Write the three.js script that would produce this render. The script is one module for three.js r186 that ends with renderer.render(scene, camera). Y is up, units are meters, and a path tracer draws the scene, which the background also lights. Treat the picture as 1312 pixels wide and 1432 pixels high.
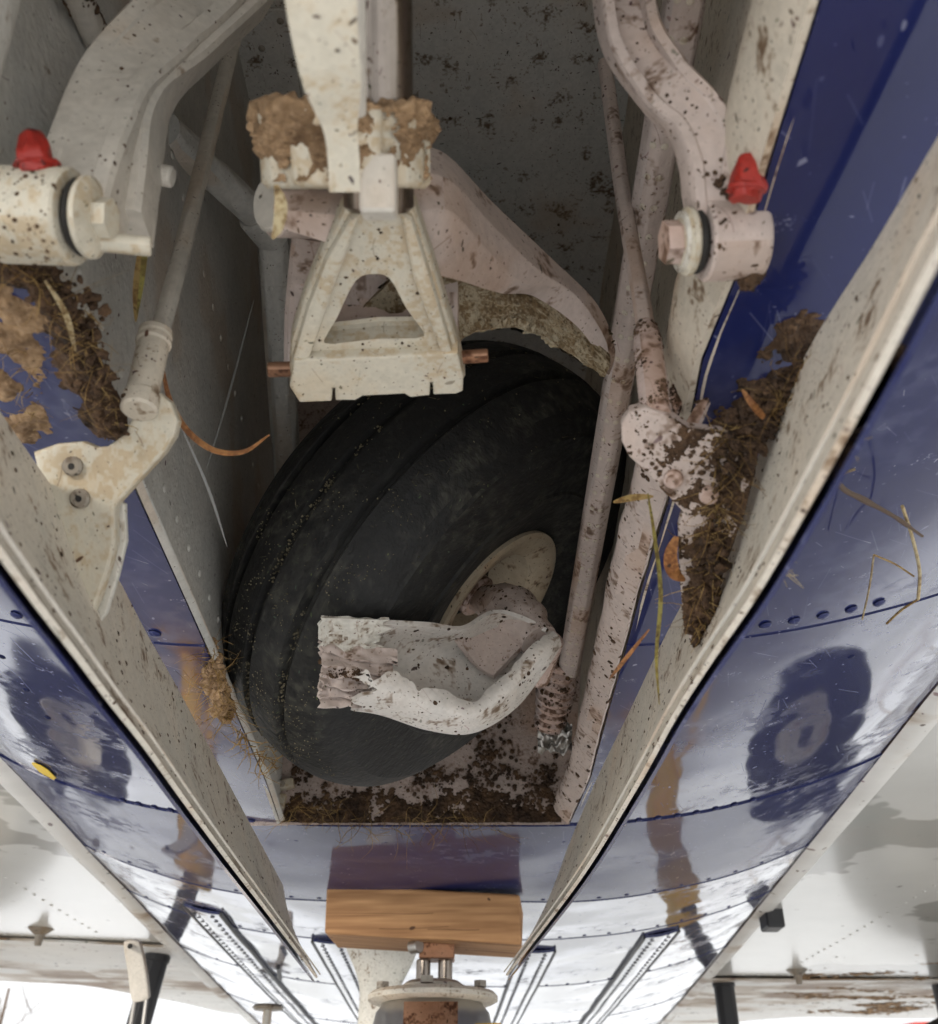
import * as THREE from 'three';
import { mergeGeometries, toCreasedNormals } from 'three/addons/utils/BufferGeometryUtils.js';
import { ImprovedNoise } from 'three/addons/math/ImprovedNoise.js';
import { RoundedBoxGeometry } from 'three/addons/geometries/RoundedBoxGeometry.js';
import { MeshSurfaceSampler } from 'three/addons/math/MeshSurfaceSampler.js';

// ---------------------------------------------------------------- camera, sky, sun, exposure
const scene = new THREE.Scene();
const YC = 0.42;                       // camera height above the ground
const PITCH = 32.5 * Math.PI / 180;    // looking aft and up, into the wheel bay
const camera = new THREE.PerspectiveCamera(53.51, 938 / 1024, 0.02, 900);
camera.position.set(0, YC, 0);
camera.rotation.x = PITCH;
camera.focus = 0.66;
camera.userData.fStop = 15;
scene.add(camera);

const renderer = new THREE.WebGLRenderer({ antialias: true });
renderer.setSize(938, 1024);
renderer.toneMapping = THREE.LinearToneMapping;
renderer.toneMappingExposure = 2.7;
renderer.shadowMap.enabled = true;

{ // overcast winter sky, a little brighter overhead and to the front, computed once
  const w = 128, h = 64, d = new Float32Array(w * h * 4), n = new ImprovedNoise();
  for (let j = 0; j < h; j++) for (let i = 0; i < w; i++) {
    const el = (j + 0.5) / h * Math.PI - Math.PI / 2, az = i / w * Math.PI * 2;
    const x = Math.cos(el) * Math.cos(az), y = Math.sin(el), z = Math.cos(el) * Math.sin(az);
    const c = 0.06 * n.noise(x * 2.2 + 5, y * 4, z * 2.2) + 0.04 * n.noise(x * 5, y * 9 + 3, z * 5);
    const b = (y > 0 ? 0.36 + 0.82 * y : 0.36) + c * (0.4 + Math.max(0, y));
    d.set([b * 0.985, b * 1.0, b * 1.015, 1], (j * w + i) * 4);
  }
  const t = new THREE.DataTexture(d, w, h, THREE.RGBAFormat, THREE.FloatType);
  t.mapping = THREE.EquirectangularReflectionMapping; t.magFilter = THREE.LinearFilter; t.needsUpdate = true;
  scene.background = t; scene.environment = t;
}
const sun = new THREE.DirectionalLight(0xfff8ee, 1.5);
sun.position.set(-3.5, 2.0, 7); sun.target.position.set(0, 0.5, -1);
sun.castShadow = true; sun.shadow.radius = 30;
Object.assign(sun.shadow.camera, { left: -5, right: 5, top: 5, bottom: -5, near: 0.5, far: 30 });
scene.add(sun, sun.target);

// ---------------------------------------------------------------- helpers
const V3 = THREE.Vector3, v3 = (x, y, z) => new V3(x, y, z);
let seed = 1;
const srand = (s) => { seed = s >>> 0; };
const rnd = () => { seed = (seed + 0x6d2b79f5) >>> 0; let t = Math.imul(seed ^ (seed >>> 15), 1 | seed); t = (t + Math.imul(t ^ (t >>> 7), 61 | t)) ^ t; return ((t ^ (t >>> 14)) >>> 0) / 4294967296; };
const rr = (a, b) => a + (b - a) * rnd();
const IN = new ImprovedNoise(), noise = (x, y, z) => IN.noise(x, y, z);
const lerp = (a, b, t) => a + (b - a) * t, clamp = (x, a, b) => Math.min(b, Math.max(a, x)), smooth = (a, b, x) => { const t = clamp((x - a) / (b - a), 0, 1); return t * t * (3 - 2 * t); };

// Survey of the photograph: a pixel of it plus a distance (or a known height) is a point of the place.
// Place coordinates: x right, y above the camera, h metres aft. W() makes a three.js point of them.
const F = 1420, cP = Math.cos(PITCH), sP = Math.sin(PITCH);
const W = (x, y, h) => v3(x, y + YC, -h);
const P = (px, py, d) => { const X = (px - 656) / F * d, Y = (716 - py) / F * d; return W(X, Y * cP + d * sP, d * cP - Y * sP); };
const PY = (px, py, y) => { const q = (716 - py) / F; return P(px, py, y / (q * cP + sP)); };
const PH = (px, py, h) => { const q = (716 - py) / F; return P(px, py, h / (cP - q * sP)); };
const PX = (px, py, x) => P(px, py, x / ((px - 656) / F));

function finish(g, s = 1) {                 // non-indexed, box-mapped uv in metres
  if (g.index) g = g.toNonIndexed();
  if (!g.attributes.normal) g.computeVertexNormals();
  const p = g.attributes.position, uv = new Float32Array(p.count * 2), a = v3(), b = v3(), c = v3();
  for (let i = 0; i < p.count; i += 3) {
    a.fromBufferAttribute(p, i); b.fromBufferAttribute(p, i + 1).sub(a); c.fromBufferAttribute(p, i + 2).sub(a); b.cross(c);
    const ax = Math.abs(b.x), ay = Math.abs(b.y), az = Math.abs(b.z);
    for (let k = 0; k < 3; k++) {
      a.fromBufferAttribute(p, i + k);
      const [u, v] = ax > ay && ax > az ? [a.z, a.y] : ay > az ? [a.x, a.z] : [a.x, a.y];
      uv[(i + k) * 2] = u * s; uv[(i + k) * 2 + 1] = v * s;
    }
  }
  g.setAttribute('uv', new THREE.BufferAttribute(uv, 2));
  for (const k of Object.keys(g.attributes)) if (!['position', 'normal', 'uv'].includes(k)) g.deleteAttribute(k);
  g.clearGroups();
  return g;
}
const merge = (list) => mergeGeometries(list.map((g) => finish(g)), false);
const used = new Map();
function numbered(name) { const n = used.get(name) ?? 0; used.set(name, n + 1); return n ? name + '_' + String(n).padStart(3, '0') : name; }
function thing(name, label, category, base, group, kind) {
  const o = new THREE.Group(); o.name = numbered(name); o.position.copy(base); scene.add(o);
  o.userData = { label, category }; if (group) o.userData.group = group; if (kind) o.userData.kind = kind;
  return o;
}
function originOf(o) { const p = v3(); for (; o; o = o.parent) p.add(o.position); return p; }
function part(parent, name, geo, mat, extra) {        // geo in world coordinates
  if (Array.isArray(geo)) geo = merge(geo); else geo = finish(geo);
  const q = originOf(parent); geo.translate(-q.x, -q.y, -q.z);
  const m = new THREE.Mesh(geo, mat); m.name = name; m.castShadow = m.receiveShadow = true; parent.add(m);
  if (extra) Object.assign(m.userData, extra);
  return m;
}
function single(name, geo, mat, label, category, group, kind) {   // a thing that is one mesh
  geo = Array.isArray(geo) ? merge(geo) : finish(geo);
  geo.computeBoundingBox(); const c = geo.boundingBox.getCenter(v3()); c.y = geo.boundingBox.min.y; geo.translate(-c.x, -c.y, -c.z);
  const m = new THREE.Mesh(geo, mat); m.name = numbered(name); m.position.copy(c); m.castShadow = m.receiveShadow = true; scene.add(m);
  m.userData = { label, category }; if (group) m.userData.group = group; if (kind) m.userData.kind = kind;
  return m;
}
function struct(name, geo, mat) { const m = new THREE.Mesh(finish(geo), mat); m.name = name; m.userData.kind = 'structure'; m.receiveShadow = true; scene.add(m); return m; }

// A sheet of metal with thickness: f(u, v) gives the face seen from below, the back lies `t` behind it.
const CAM = v3(0, YC, 0);
function sheet(f, nu, nv, t = 0.002, toward = CAM) {
  const P0 = [], N0 = [];
  for (let j = 0; j <= nv; j++) for (let i = 0; i <= nu; i++) P0.push(f(i / nu, j / nv));
  const at = (i, j) => P0[clamp(j, 0, nv) * (nu + 1) + clamp(i, 0, nu)];
  const du = v3(), dv = v3();
  for (let j = 0; j <= nv; j++) for (let i = 0; i <= nu; i++) {
    du.subVectors(at(i + 1, j), at(i - 1, j)); dv.subVectors(at(i, j + 1), at(i, j - 1));
    N0.push(v3().crossVectors(du, dv).normalize());
  }
  const mid = Math.floor(nv / 2) * (nu + 1) + Math.floor(nu / 2);
  const sgn = N0[mid].dot(v3().subVectors(toward, P0[mid])) > 0 ? 1 : -1;
  const n = P0.length, pos = [], nor = [], idx = [];
  for (let k = 0; k < n; k++) { const N = N0[k].multiplyScalar(sgn); pos.push(P0[k].x, P0[k].y, P0[k].z); nor.push(N.x, N.y, N.z); }
  for (let k = 0; k < n; k++) { const N = N0[k]; pos.push(P0[k].x - N.x * t, P0[k].y - N.y * t, P0[k].z - N.z * t); nor.push(-N.x, -N.y, -N.z); }
  const tri = (a, b, c) => (sgn > 0 ? idx.push(a, b, c) : idx.push(a, c, b));
  for (let j = 0; j < nv; j++) for (let i = 0; i < nu; i++) {
    const a = j * (nu + 1) + i, b = a + 1, c = a + nu + 1, d = c + 1;
    tri(a, b, d); tri(a, d, c); tri(n + a, n + d, n + b); tri(n + a, n + c, n + d);
  }
  const g = new THREE.BufferGeometry();
  g.setAttribute('position', new THREE.Float32BufferAttribute(pos, 3)); g.setAttribute('normal', new THREE.Float32BufferAttribute(nor, 3)); g.setIndex(idx);
  const e = [], edge = (a, b) => { const A = v3().fromArray(pos, a * 3), B = v3().fromArray(pos, b * 3), C = v3().fromArray(pos, (n + b) * 3), D = v3().fromArray(pos, (n + a) * 3); for (const q of sgn > 0 ? [A, C, B, A, D, C] : [A, B, C, A, C, D]) e.push(q.x, q.y, q.z); };
  for (let i = 0; i < nu; i++) { edge(i, i + 1); edge(nv * (nu + 1) + i + 1, nv * (nu + 1) + i); }
  for (let j = 0; j < nv; j++) { edge((j + 1) * (nu + 1), j * (nu + 1)); edge(j * (nu + 1) + nu, (j + 1) * (nu + 1) + nu); }
  const ge = new THREE.BufferGeometry(); ge.setAttribute('position', new THREE.Float32BufferAttribute(e, 3)); ge.computeVertexNormals();
  return mergeGeometries([finish(g), finish(ge)], false);
}
const cr = (p0, p1, p2, p3, t) => 0.5 * (2 * p1 + (p2 - p0) * t + (2 * p0 - 5 * p1 + 4 * p2 - p3) * t * t + (3 * p1 - p0 - 3 * p2 + p3) * t * t * t);
function spline(list, t) {                  // Catmull-Rom through V3s, t 0..1 by index
  const n = list.length - 1, x = clamp(t, 0, 1) * n, i = Math.min(n - 1, Math.floor(x)), f = x - i, q = (k) => list[clamp(k, 0, n)];
  const a = q(i - 1), b = q(i), c = q(i + 1), d = q(i + 2);
  return v3(cr(a.x, b.x, c.x, d.x, f), cr(a.y, b.y, c.y, d.y, f), cr(a.z, b.z, c.z, d.z, f));
}
const patch = (rows) => (u, v) => spline(rows.map((r) => spline(r, u)), v);
function sweep(pts, section, { n = 32, up = v3(0, 0, 1), crease = 0.7 } = {}) {   // section(t) -> closed outline [[u, v], ...]
  const curve = new THREE.CatmullRomCurve3(pts, false, 'centripetal'), pos = [], idx = [];
  let m = 0;
  for (let k = 0; k <= n; k++) {
    const t = k / n, c = curve.getPointAt(t), T = curve.getTangentAt(t), U = v3().crossVectors(up, T).normalize(), Wv = v3().crossVectors(T, U), s = section(t);
    m = s.length;
    for (const [a, b] of s) pos.push(c.x + U.x * a + Wv.x * b, c.y + U.y * a + Wv.y * b, c.z + U.z * a + Wv.z * b);
  }
  for (let k = 0; k < n; k++) for (let i = 0; i < m; i++) { const a = k * m + i, b = k * m + (i + 1) % m, c = a + m, d = b + m; idx.push(a, b, d, a, d, c); }
  for (const [k, t] of [[0, 0], [n, 1]]) for (const [a, b, c] of THREE.ShapeUtils.triangulateShape(section(t).map(([x, y]) => new THREE.Vector2(x, y)), [])) k ? idx.push(k * m + a, k * m + b, k * m + c) : idx.push(a, c, b);
  let g = new THREE.BufferGeometry(); g.setAttribute('position', new THREE.Float32BufferAttribute(pos, 3)); g.setIndex(idx);
  g = g.toNonIndexed(); g.computeVertexNormals();
  return toCreasedNormals(g, crease);
}
const ring = (r, k = 16, sq = 1, rot = 0) => Array.from({ length: k }, (_, i) => { const a = i / k * Math.PI * 2 + rot; return [r * Math.cos(a), r * sq * Math.sin(a)]; });
const tube = (pts, r, n = 24, k = 18) => sweep(pts, (t) => ring(typeof r === 'function' ? r(t) : r, k), { n, up: v3(0.31, 0.11, 0.94) });
function orient(g, c, axis) { g.applyQuaternion(new THREE.Quaternion().setFromUnitVectors(v3(0, 1, 0), axis.clone().normalize())); g.translate(c.x, c.y, c.z); return g; }
const lathe = (prof, c, axis, k = 48) => orient(toCreasedNormals(new THREE.LatheGeometry(prof.map(([r, y]) => new THREE.Vector2(Math.max(r, 1e-5), y)), k).toNonIndexed(), 0.6), c, axis);
const rod = (a, b, r, k = 20, ch = 0.15) => { const L = a.distanceTo(b), e = r * ch; return lathe([[0, 0], [r - e, 0], [r, e], [r, L - e], [r - e, L], [0, L]], a, v3().subVectors(b, a), k); };
const hex = (a, b, r) => { const g = new THREE.CylinderGeometry(r, r, a.distanceTo(b), 6).toNonIndexed(); g.computeVertexNormals(); return orient(g, a.clone().lerp(b, 0.5), v3().subVectors(b, a)); };
// A plate cut to an outline surveyed on the plane through three points.
function plate(outline, [a, b, c], t, { holes = [], bevel = 0.001, out = 0 } = {}) {
  const n = v3().crossVectors(v3().subVectors(b, a), v3().subVectors(c, a)).normalize(); if (n.dot(v3().subVectors(CAM, a)) < 0) n.negate();
  const e1 = v3().subVectors(b, a).normalize(), e2 = v3().crossVectors(n, e1);
  const on = ([px, py]) => { const d = P(px, py, 1).sub(CAM), s = v3().subVectors(a, CAM).dot(n) / d.dot(n), q = d.multiplyScalar(s).add(CAM).sub(a); return new THREE.Vector2(q.dot(e1), q.dot(e2)); };
  const smoothPath = (o) => { const q = o.map(on); return q; };
  const sh = new THREE.Shape(smoothPath(outline)); for (const h of holes) sh.holes.push(new THREE.Path(smoothPath(h)));
  const g = new THREE.ExtrudeGeometry(sh, { depth: t - 2 * bevel, bevelEnabled: bevel > 0, bevelSize: bevel, bevelThickness: bevel, bevelOffset: -bevel, bevelSegments: 2, steps: 1, curveSegments: 6 });
  g.translate(0, 0, -t + bevel + out);
  g.applyMatrix4(new THREE.Matrix4().makeBasis(e1, e2, n).setPosition(a));
  return Object.assign(g, { planeNormal: n });
}
function curvy(pts, n = 4) { // rounds an outline of pixels
  const m = pts.length, o = []; for (let i = 0; i < m; i++) for (let k = 0; k < n; k++) { const f = k / n, q = (j) => pts[(i + j + m) % m]; o.push([cr(q(-1)[0], q(0)[0], q(1)[0], q(2)[0], f), cr(q(-1)[1], q(0)[1], q(1)[1], q(2)[1], f)]); } return o;
}

// ---------------------------------------------------------------- textures
function tileNoise(s) {                     // periodic value noise
  const tab = new Float32Array(65536); srand(s); for (let i = 0; i < 65536; i++) tab[i] = rnd();
  const val = (x, y, p) => { const xi = Math.floor(x), yi = Math.floor(y), fx = x - xi, fy = y - yi, u = fx * fx * (3 - 2 * fx), v = fy * fy * (3 - 2 * fy), h = (a, b) => tab[(((a % p) + p) % p * 257 + ((b % p) + p) % p * 7919 + p * 31) & 65535]; return lerp(lerp(h(xi, yi), h(xi + 1, yi), u), lerp(h(xi, yi + 1), h(xi + 1, yi + 1), u), v); };
  return (u, v, p = 4, oct = 4) => { let a = 0, w = 0.5, t = 0; for (let k = 0; k < oct; k++) { a += w * val(u * p, v * p, p); t += w; w *= 0.55; p *= 2; } return a / t; };
}
function canvasTex(size, pixel, draw, { srgb = true, metres = 1 } = {}) {
  const c = document.createElement('canvas'); c.width = c.height = size; const g = c.getContext('2d'), im = g.createImageData(size, size);
  for (let y = 0; y < size; y++) for (let x = 0; x < size; x++) { const q = pixel(x / size, y / size), o = (y * size + x) * 4; im.data[o] = q[0]; im.data[o + 1] = q[1]; im.data[o + 2] = q[2]; im.data[o + 3] = 255; }
  g.putImageData(im, 0, 0); if (draw) draw(g, size);
  const t = new THREE.CanvasTexture(c); t.wrapS = t.wrapT = THREE.RepeatWrapping; t.magFilter = THREE.LinearFilter; if (srgb) t.colorSpace = THREE.SRGBColorSpace;
  t.repeat.set(1 / metres, 1 / metres); t.updateMatrix(); return t;
}
function wrapDraw(g, S, x, y, r, f) { for (const dx of [-S, 0, S]) for (const dy of [-S, 0, S]) if (x + dx > -r && x + dx < S + r && y + dy > -r && y + dy < S + r) { g.save(); g.translate(x + dx, y + dy); f(g); g.restore(); } }
function specks(g, S, n, rmin, rmax, col, stretch = 2.5, power = 4) {
  for (let i = 0; i < n; i++) {
    const r = rmin + (rmax - rmin) * Math.pow(rnd(), power), x = rnd() * S, y = rnd() * S, a = rnd() * 6.28, st = rr(1, stretch), k = 7, js = Array.from({ length: k }, () => rr(0.65, 1.25));
    g.fillStyle = typeof col === 'function' ? col() : col;
    wrapDraw(g, S, x, y, r * 4, (q) => { q.rotate(a); q.scale(st, 1); q.beginPath(); for (let m = 0; m < k; m++) { const t = m / k * 6.283; q[m ? 'lineTo' : 'moveTo'](r * js[m] * Math.cos(t), r * js[m] * Math.sin(t)); } q.closePath(); q.fill(); });
  }
}
const mudCol = () => `rgba(${rr(38, 80) | 0},${rr(26, 55) | 0},${rr(18, 40) | 0},${rr(0.25, 0.92).toFixed(2)})`;
// painted metal: chalky mottling, dust, mud specks. amount: how spattered; cover: share under a dried mud film with ragged edges
function paintTex(s, amount, cover, metres = 0.25, tint = [150, 122, 96], film = [92, 70, 50], dense = 0.9) {
  const f = tileNoise(s), h = tileNoise(s + 7); srand(s * 31 + 5);
  return canvasTex(1024, (u, v) => {
    const m = f(u, v, 3, 5), d = h(u, v, 24, 3), k = h(u, v, 12, 6), e = f(u, v, 96, 2);
    let b = 234 + (m - 0.5) * 30 + (d - 0.5) * 20 + (e - 0.5) * 22, r = [b, b - 2 - (m - 0.5) * 10, b - 6 - (m - 0.5) * 18];
    const w = smooth(1 - cover - 0.07, 1 - cover + 0.15, k * 0.58 + d * 0.14 + e * 0.28 + 0.12) * (0.55 + 0.45 * smooth(0.3, 0.6, e));
    r = r.map((c, i) => lerp(c, film[i] + (d - 0.5) * 60, w * dense));
    const st = smooth(0.56, 0.72, m) * 0.25; return r.map((c, i) => lerp(c, tint[i] * 1.3, st));
  }, (g, S) => {
    specks(g, S, 1500 * amount, 0.35, 1.9, mudCol); specks(g, S, 190 * amount, 0.8, 3.6, mudCol, 3.2);
    specks(g, S, 5 * amount, 2, 6.5, mudCol, 2.4, 2);
    for (let i = 0; i < 26 * amount; i++) { g.strokeStyle = `rgba(${rr(60, 110) | 0},${rr(40, 80) | 0},${rr(30, 60) | 0},${rr(0.15, 0.5).toFixed(2)})`; g.lineWidth = rr(0.7, 2); const x = rnd() * S, y = rnd() * S, a = rr(-0.6, 0.6) + 1.3; g.beginPath(); g.moveTo(x, y); g.quadraticCurveTo(x + 20 * Math.cos(a) + rr(-8, 8), y + 20 * Math.sin(a), x + rr(15, 60) * Math.cos(a), y + rr(15, 60) * Math.sin(a)); g.stroke(); }
  }, { metres });
}
const peelF = tileNoise(91);
const peel = canvasTex(512, (u, v) => { const q = 255 * (0.6 * peelF(u, v, 40, 3) + 0.4 * peelF(u, v, 6, 4)); return [q, q, q]; }, null, { srgb: false, metres: 0.12 });
const T = {
  clean: paintTex(3, 1.2, 0.10), spat: paintTex(11, 3.2, 0.24), heavy: paintTex(19, 3.2, 0.36), crust: paintTex(27, 5, 0.27, 0.2), smear: paintTex(33, 2.4, 0.38, 0.2, [170, 140, 100], [166, 136, 98], 0.42), grit: paintTex(37, 4, 0.42, 0.12, [150, 130, 100], [120, 96, 66], 0.7),
};
const phys = (o) => new THREE.MeshPhysicalMaterial(o), std = (o) => new THREE.MeshStandardMaterial(o);
const lin = (r, g, b) => new THREE.Color().setRGB(r, g, b);
const M = {
  cream: std({ color: lin(0.66, 0.615, 0.55), map: T.clean, roughness: 0.55, bumpMap: peel, bumpScale: 0.0005 }),
  creamSpat: std({ color: lin(0.70, 0.63, 0.53), map: T.spat, roughness: 0.6, bumpMap: peel, bumpScale: 0.0005 }),
  door: std({ color: lin(0.78, 0.72, 0.63), map: T.spat, roughness: 0.6, bumpMap: peel, bumpScale: 0.0005 }),
  pink: std({ color: lin(0.62, 0.52, 0.48), map: T.spat, roughness: 0.6, bumpMap: peel, bumpScale: 0.0005 }),
  pinkHeavy: std({ color: lin(0.62, 0.49, 0.45), map: T.heavy, roughness: 0.75, bumpMap: peel, bumpScale: 0.0008 }),
  crust: std({ color: lin(0.62, 0.50, 0.45), map: T.crust, roughness: 0.85, bumpMap: peel, bumpScale: 0.0012 }),
  smear: std({ color: lin(0.70, 0.65, 0.54), map: T.smear, roughness: 0.6, bumpMap: peel, bumpScale: 0.0005 }),
  forkPaint: std({ color: lin(0.76, 0.72, 0.68), map: T.spat, roughness: 0.5, bumpMap: peel, bumpScale: 0.0008 }),
  grit: std({ color: lin(0.46, 0.40, 0.29), map: T.grit, roughness: 0.95, bumpMap: peel, bumpScale: 0.003 }),
  blueTrim: std({ color: lin(0.02, 0.025, 0.08), roughness: 0.4 }),
  white: std({ color: lin(0.74, 0.72, 0.66), map: T.spat, roughness: 0.5, bumpMap: peel, bumpScale: 0.0005 }),
  wall: std({ color: lin(0.61, 0.595, 0.56), map: T.clean, roughness: 0.62, bumpMap: peel, bumpScale: 0.0009 }),
  roof: std({ color: lin(0.61, 0.595, 0.56), map: T.spat, roughness: 0.7, bumpMap: peel, bumpScale: 0.0008 }),
  steel: std({ color: lin(0.42, 0.40, 0.37), metalness: 0.9, roughness: 0.35 }),
  chrome: std({ color: lin(0.30, 0.26, 0.23), metalness: 1, roughness: 0.25, map: T.spat }),
  bolt: std({ color: lin(0.36, 0.32, 0.27), metalness: 0.3, roughness: 0.55, map: T.spat }),
  copper: std({ color: lin(0.38, 0.21, 0.13), metalness: 0.6, roughness: 0.5, map: T.heavy }),
  dark: std({ color: lin(0.02, 0.018, 0.016), roughness: 0.8 }),
  blackPaint: std({ color: lin(0.022, 0.022, 0.024), roughness: 0.5 }),
  orange: std({ color: lin(0.92, 0.55, 0.04), roughness: 0.45, map: T.clean }),
  red: std({ color: lin(0.42, 0.03, 0.02), roughness: 0.5, map: T.spat }),
};
{ // blue enamel, scuffed and dusty, under a polished coat
  const f = tileNoise(41), h = tileNoise(47); srand(777);
  const dustAt = (u, v) => { const k = f(u, v, 4, 6), d = h(u, v, 40, 3); return clamp(smooth(0.42, 0.78, k) * smooth(0.3, 0.75, d), 0, 1); };
  const scuffs = (col) => (g, S) => {
    srand(4242);
    specks(g, S, 900, 0.5, 3.2, () => col(rr(0.1, 0.6)), 2.5);
    for (let i = 0; i < 260; i++) { g.strokeStyle = col(rr(0.08, 0.4)); g.lineWidth = rr(0.5, 1.4); const x = rnd() * S, y = rnd() * S, a = 1.1 + rr(-0.5, 0.5), L = rr(8, 90); g.beginPath(); g.moveTo(x, y); g.lineTo(x + L * Math.cos(a), y + L * Math.sin(a)); g.stroke(); }
    for (let i = 0; i < 40; i++) { const x = rnd() * S, y = rnd() * S; for (let k = 0; k < 30; k++) { g.fillStyle = col(rr(0.1, 0.45)); g.fillRect(x + rr(-1, 1) * rr(2, 22), y + rr(-1, 1) * rr(2, 16), rr(1, 4), rr(1, 3)); } }
  };
  const map = canvasTex(1024, (u, v) => { const d = dustAt(u, v), m = (f(u, v, 8, 4) - 0.5) * 10; return [lerp(26 + m, 126, d * 0.6), lerp(33 + m, 124, d * 0.6), lerp(80 + m, 134, d * 0.6)]; }, scuffs((a) => `rgba(196,190,190,${a.toFixed(2)})`), { metres: 0.4 });
  const rough = canvasTex(1024, (u, v) => { const q = 255 * (0.035 + 0.42 * dustAt(u, v) + 0.03 * f(u, v, 20, 3)); return [q, q, q]; }, scuffs((a) => `rgba(190,190,190,${a.toFixed(2)})`), { srgb: false, metres: 0.4 });
  M.blue = phys({ map, roughness: 0.5, specularIntensity: 0.15, clearcoat: 1, clearcoatRoughness: 1, clearcoatRoughnessMap: rough });
  M.blueDusty = phys({ map, roughness: 0.55, specularIntensity: 0.2, clearcoat: 0.5, clearcoatRoughness: 1, clearcoatRoughnessMap: rough });
}
{ // rubber
  const f = tileNoise(61), h = tileNoise(67); srand(99);
  const map = canvasTex(1024, (u, v) => { const k = f(u, v, 4, 5), d = h(u, v, 40, 3), w = smooth(0.48, 0.72, k) * 0.6 * smooth(0.25, 0.7, d) + smooth(0.62, 0.8, d) * 0.3, b = 34 + (d - 0.5) * 14; return [lerp(b, 96, w), lerp(b, 94, w), lerp(b - 1, 84, w)]; },
    (g, S) => { specks(g, S, 1500, 0.5, 2.2, () => `rgba(${rr(120, 190) | 0},${rr(115, 180) | 0},${rr(80, 130) | 0},${rr(0.2, 0.75).toFixed(2)})`, 4); specks(g, S, 120, 1, 6, () => `rgba(120,105,70,${rr(0.2, 0.6).toFixed(2)})`, 4);
      for (let i = 0; i < 90; i++) { g.strokeStyle = `rgba(150,145,115,${rr(0.1, 0.4).toFixed(2)})`; g.lineWidth = rr(0.5, 1.3); const x = rnd() * S, y = rnd() * S, a = rnd() * 6.28, L = rr(10, 70); g.beginPath(); g.moveTo(x, y); g.quadraticCurveTo(x + L * 0.5 * Math.cos(a + 0.3), y + L * 0.5 * Math.sin(a + 0.3), x + L * Math.cos(a), y + L * Math.sin(a)); g.stroke(); } }, { metres: 0.22 });
  M.rubber = std({ map, roughness: 0.72, color: lin(0.47, 0.47, 0.46), bumpMap: peel, bumpScale: 0.0012 });
}
{ // mud
  const f = tileNoise(71), h = tileNoise(73);
  const mk = (a, b) => canvasTex(512, (u, v) => { const k = clamp(f(u, v, 10, 5) * 1.6 - 0.3, 0, 1), d = h(u, v, 50, 2); return [0, 1, 2].map((i) => lerp(a[i], b[i], k) + (d - 0.5) * 34); }, null, { metres: 0.08 });
  M.mud = std({ map: mk([40, 28, 19], [98, 74, 52]), roughness: 1, bumpMap: peel, bumpScale: 0.002 });
  M.mudDry = std({ map: mk([92, 70, 48], [172, 142, 108]), roughness: 1, bumpMap: peel, bumpScale: 0.002 });
  M.mudGrey = std({ map: mk([70, 64, 50], [130, 122, 98]), roughness: 1 });
  M.mudMid = std({ map: mk([66, 48, 33], [140, 112, 80]), roughness: 1, bumpMap: peel, bumpScale: 0.002 });
  M.straw = std({ color: lin(0.42, 0.29, 0.11), map: T.grit, roughness: 0.85 });
  M.strawPale = std({ color: lin(0.55, 0.46, 0.28), map: T.grit, roughness: 0.85 });
  M.strawGreen = std({ color: lin(0.30, 0.27, 0.07), map: T.grit, roughness: 0.8 });
  M.leafBrown = std({ color: lin(0.42, 0.19, 0.06), map: T.grit, roughness: 0.7 });
  M.twig = std({ color: lin(0.09, 0.06, 0.04), roughness: 0.9 });
  M.web = std({ color: lin(0.28, 0.28, 0.27), roughness: 0.7 });
}
{ // wood, long grain along u
  const f = tileNoise(81), h = tileNoise(83); srand(5);
  const map = canvasTex(1024, (u, v) => { const w = f(u, v, 2, 3) * 0.12, g1 = 0.5 + 0.5 * Math.sin((v + w) * 6.2832 * 22), fib = h(u * 0.06, v, 128, 2), k = clamp(0.16 * g1 + 0.55 * fib + 0.7 * (f(u * 0.5, v, 8, 5) - 0.3), 0, 1); return [lerp(138, 222, k), lerp(98, 176, k), lerp(62, 126, k)]; },
    (g, S) => { for (let i = 0; i < 60; i++) { g.strokeStyle = `rgba(70,42,22,${rr(0.2, 0.7).toFixed(2)})`; g.lineWidth = rr(1, 3.5); const x = rnd() * S, y = rnd() * S, L = rr(60, 420); g.beginPath(); g.moveTo(x, y); g.bezierCurveTo(x + L / 3, y + rr(-8, 8), x + 2 * L / 3, y + rr(-8, 8), x + L, y + rr(-6, 6)); g.stroke(); } specks(g, S, 20, 3, 12, 'rgba(66,40,22,0.7)', 3); }, { metres: 0.42 });
  map.offset.set(0.45, 0.13); map.updateMatrix();
  M.wood = std({ map, color: lin(0.80, 0.76, 0.72), roughness: 0.8, bumpMap: map, bumpScale: 0.0012 });
}
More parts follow.
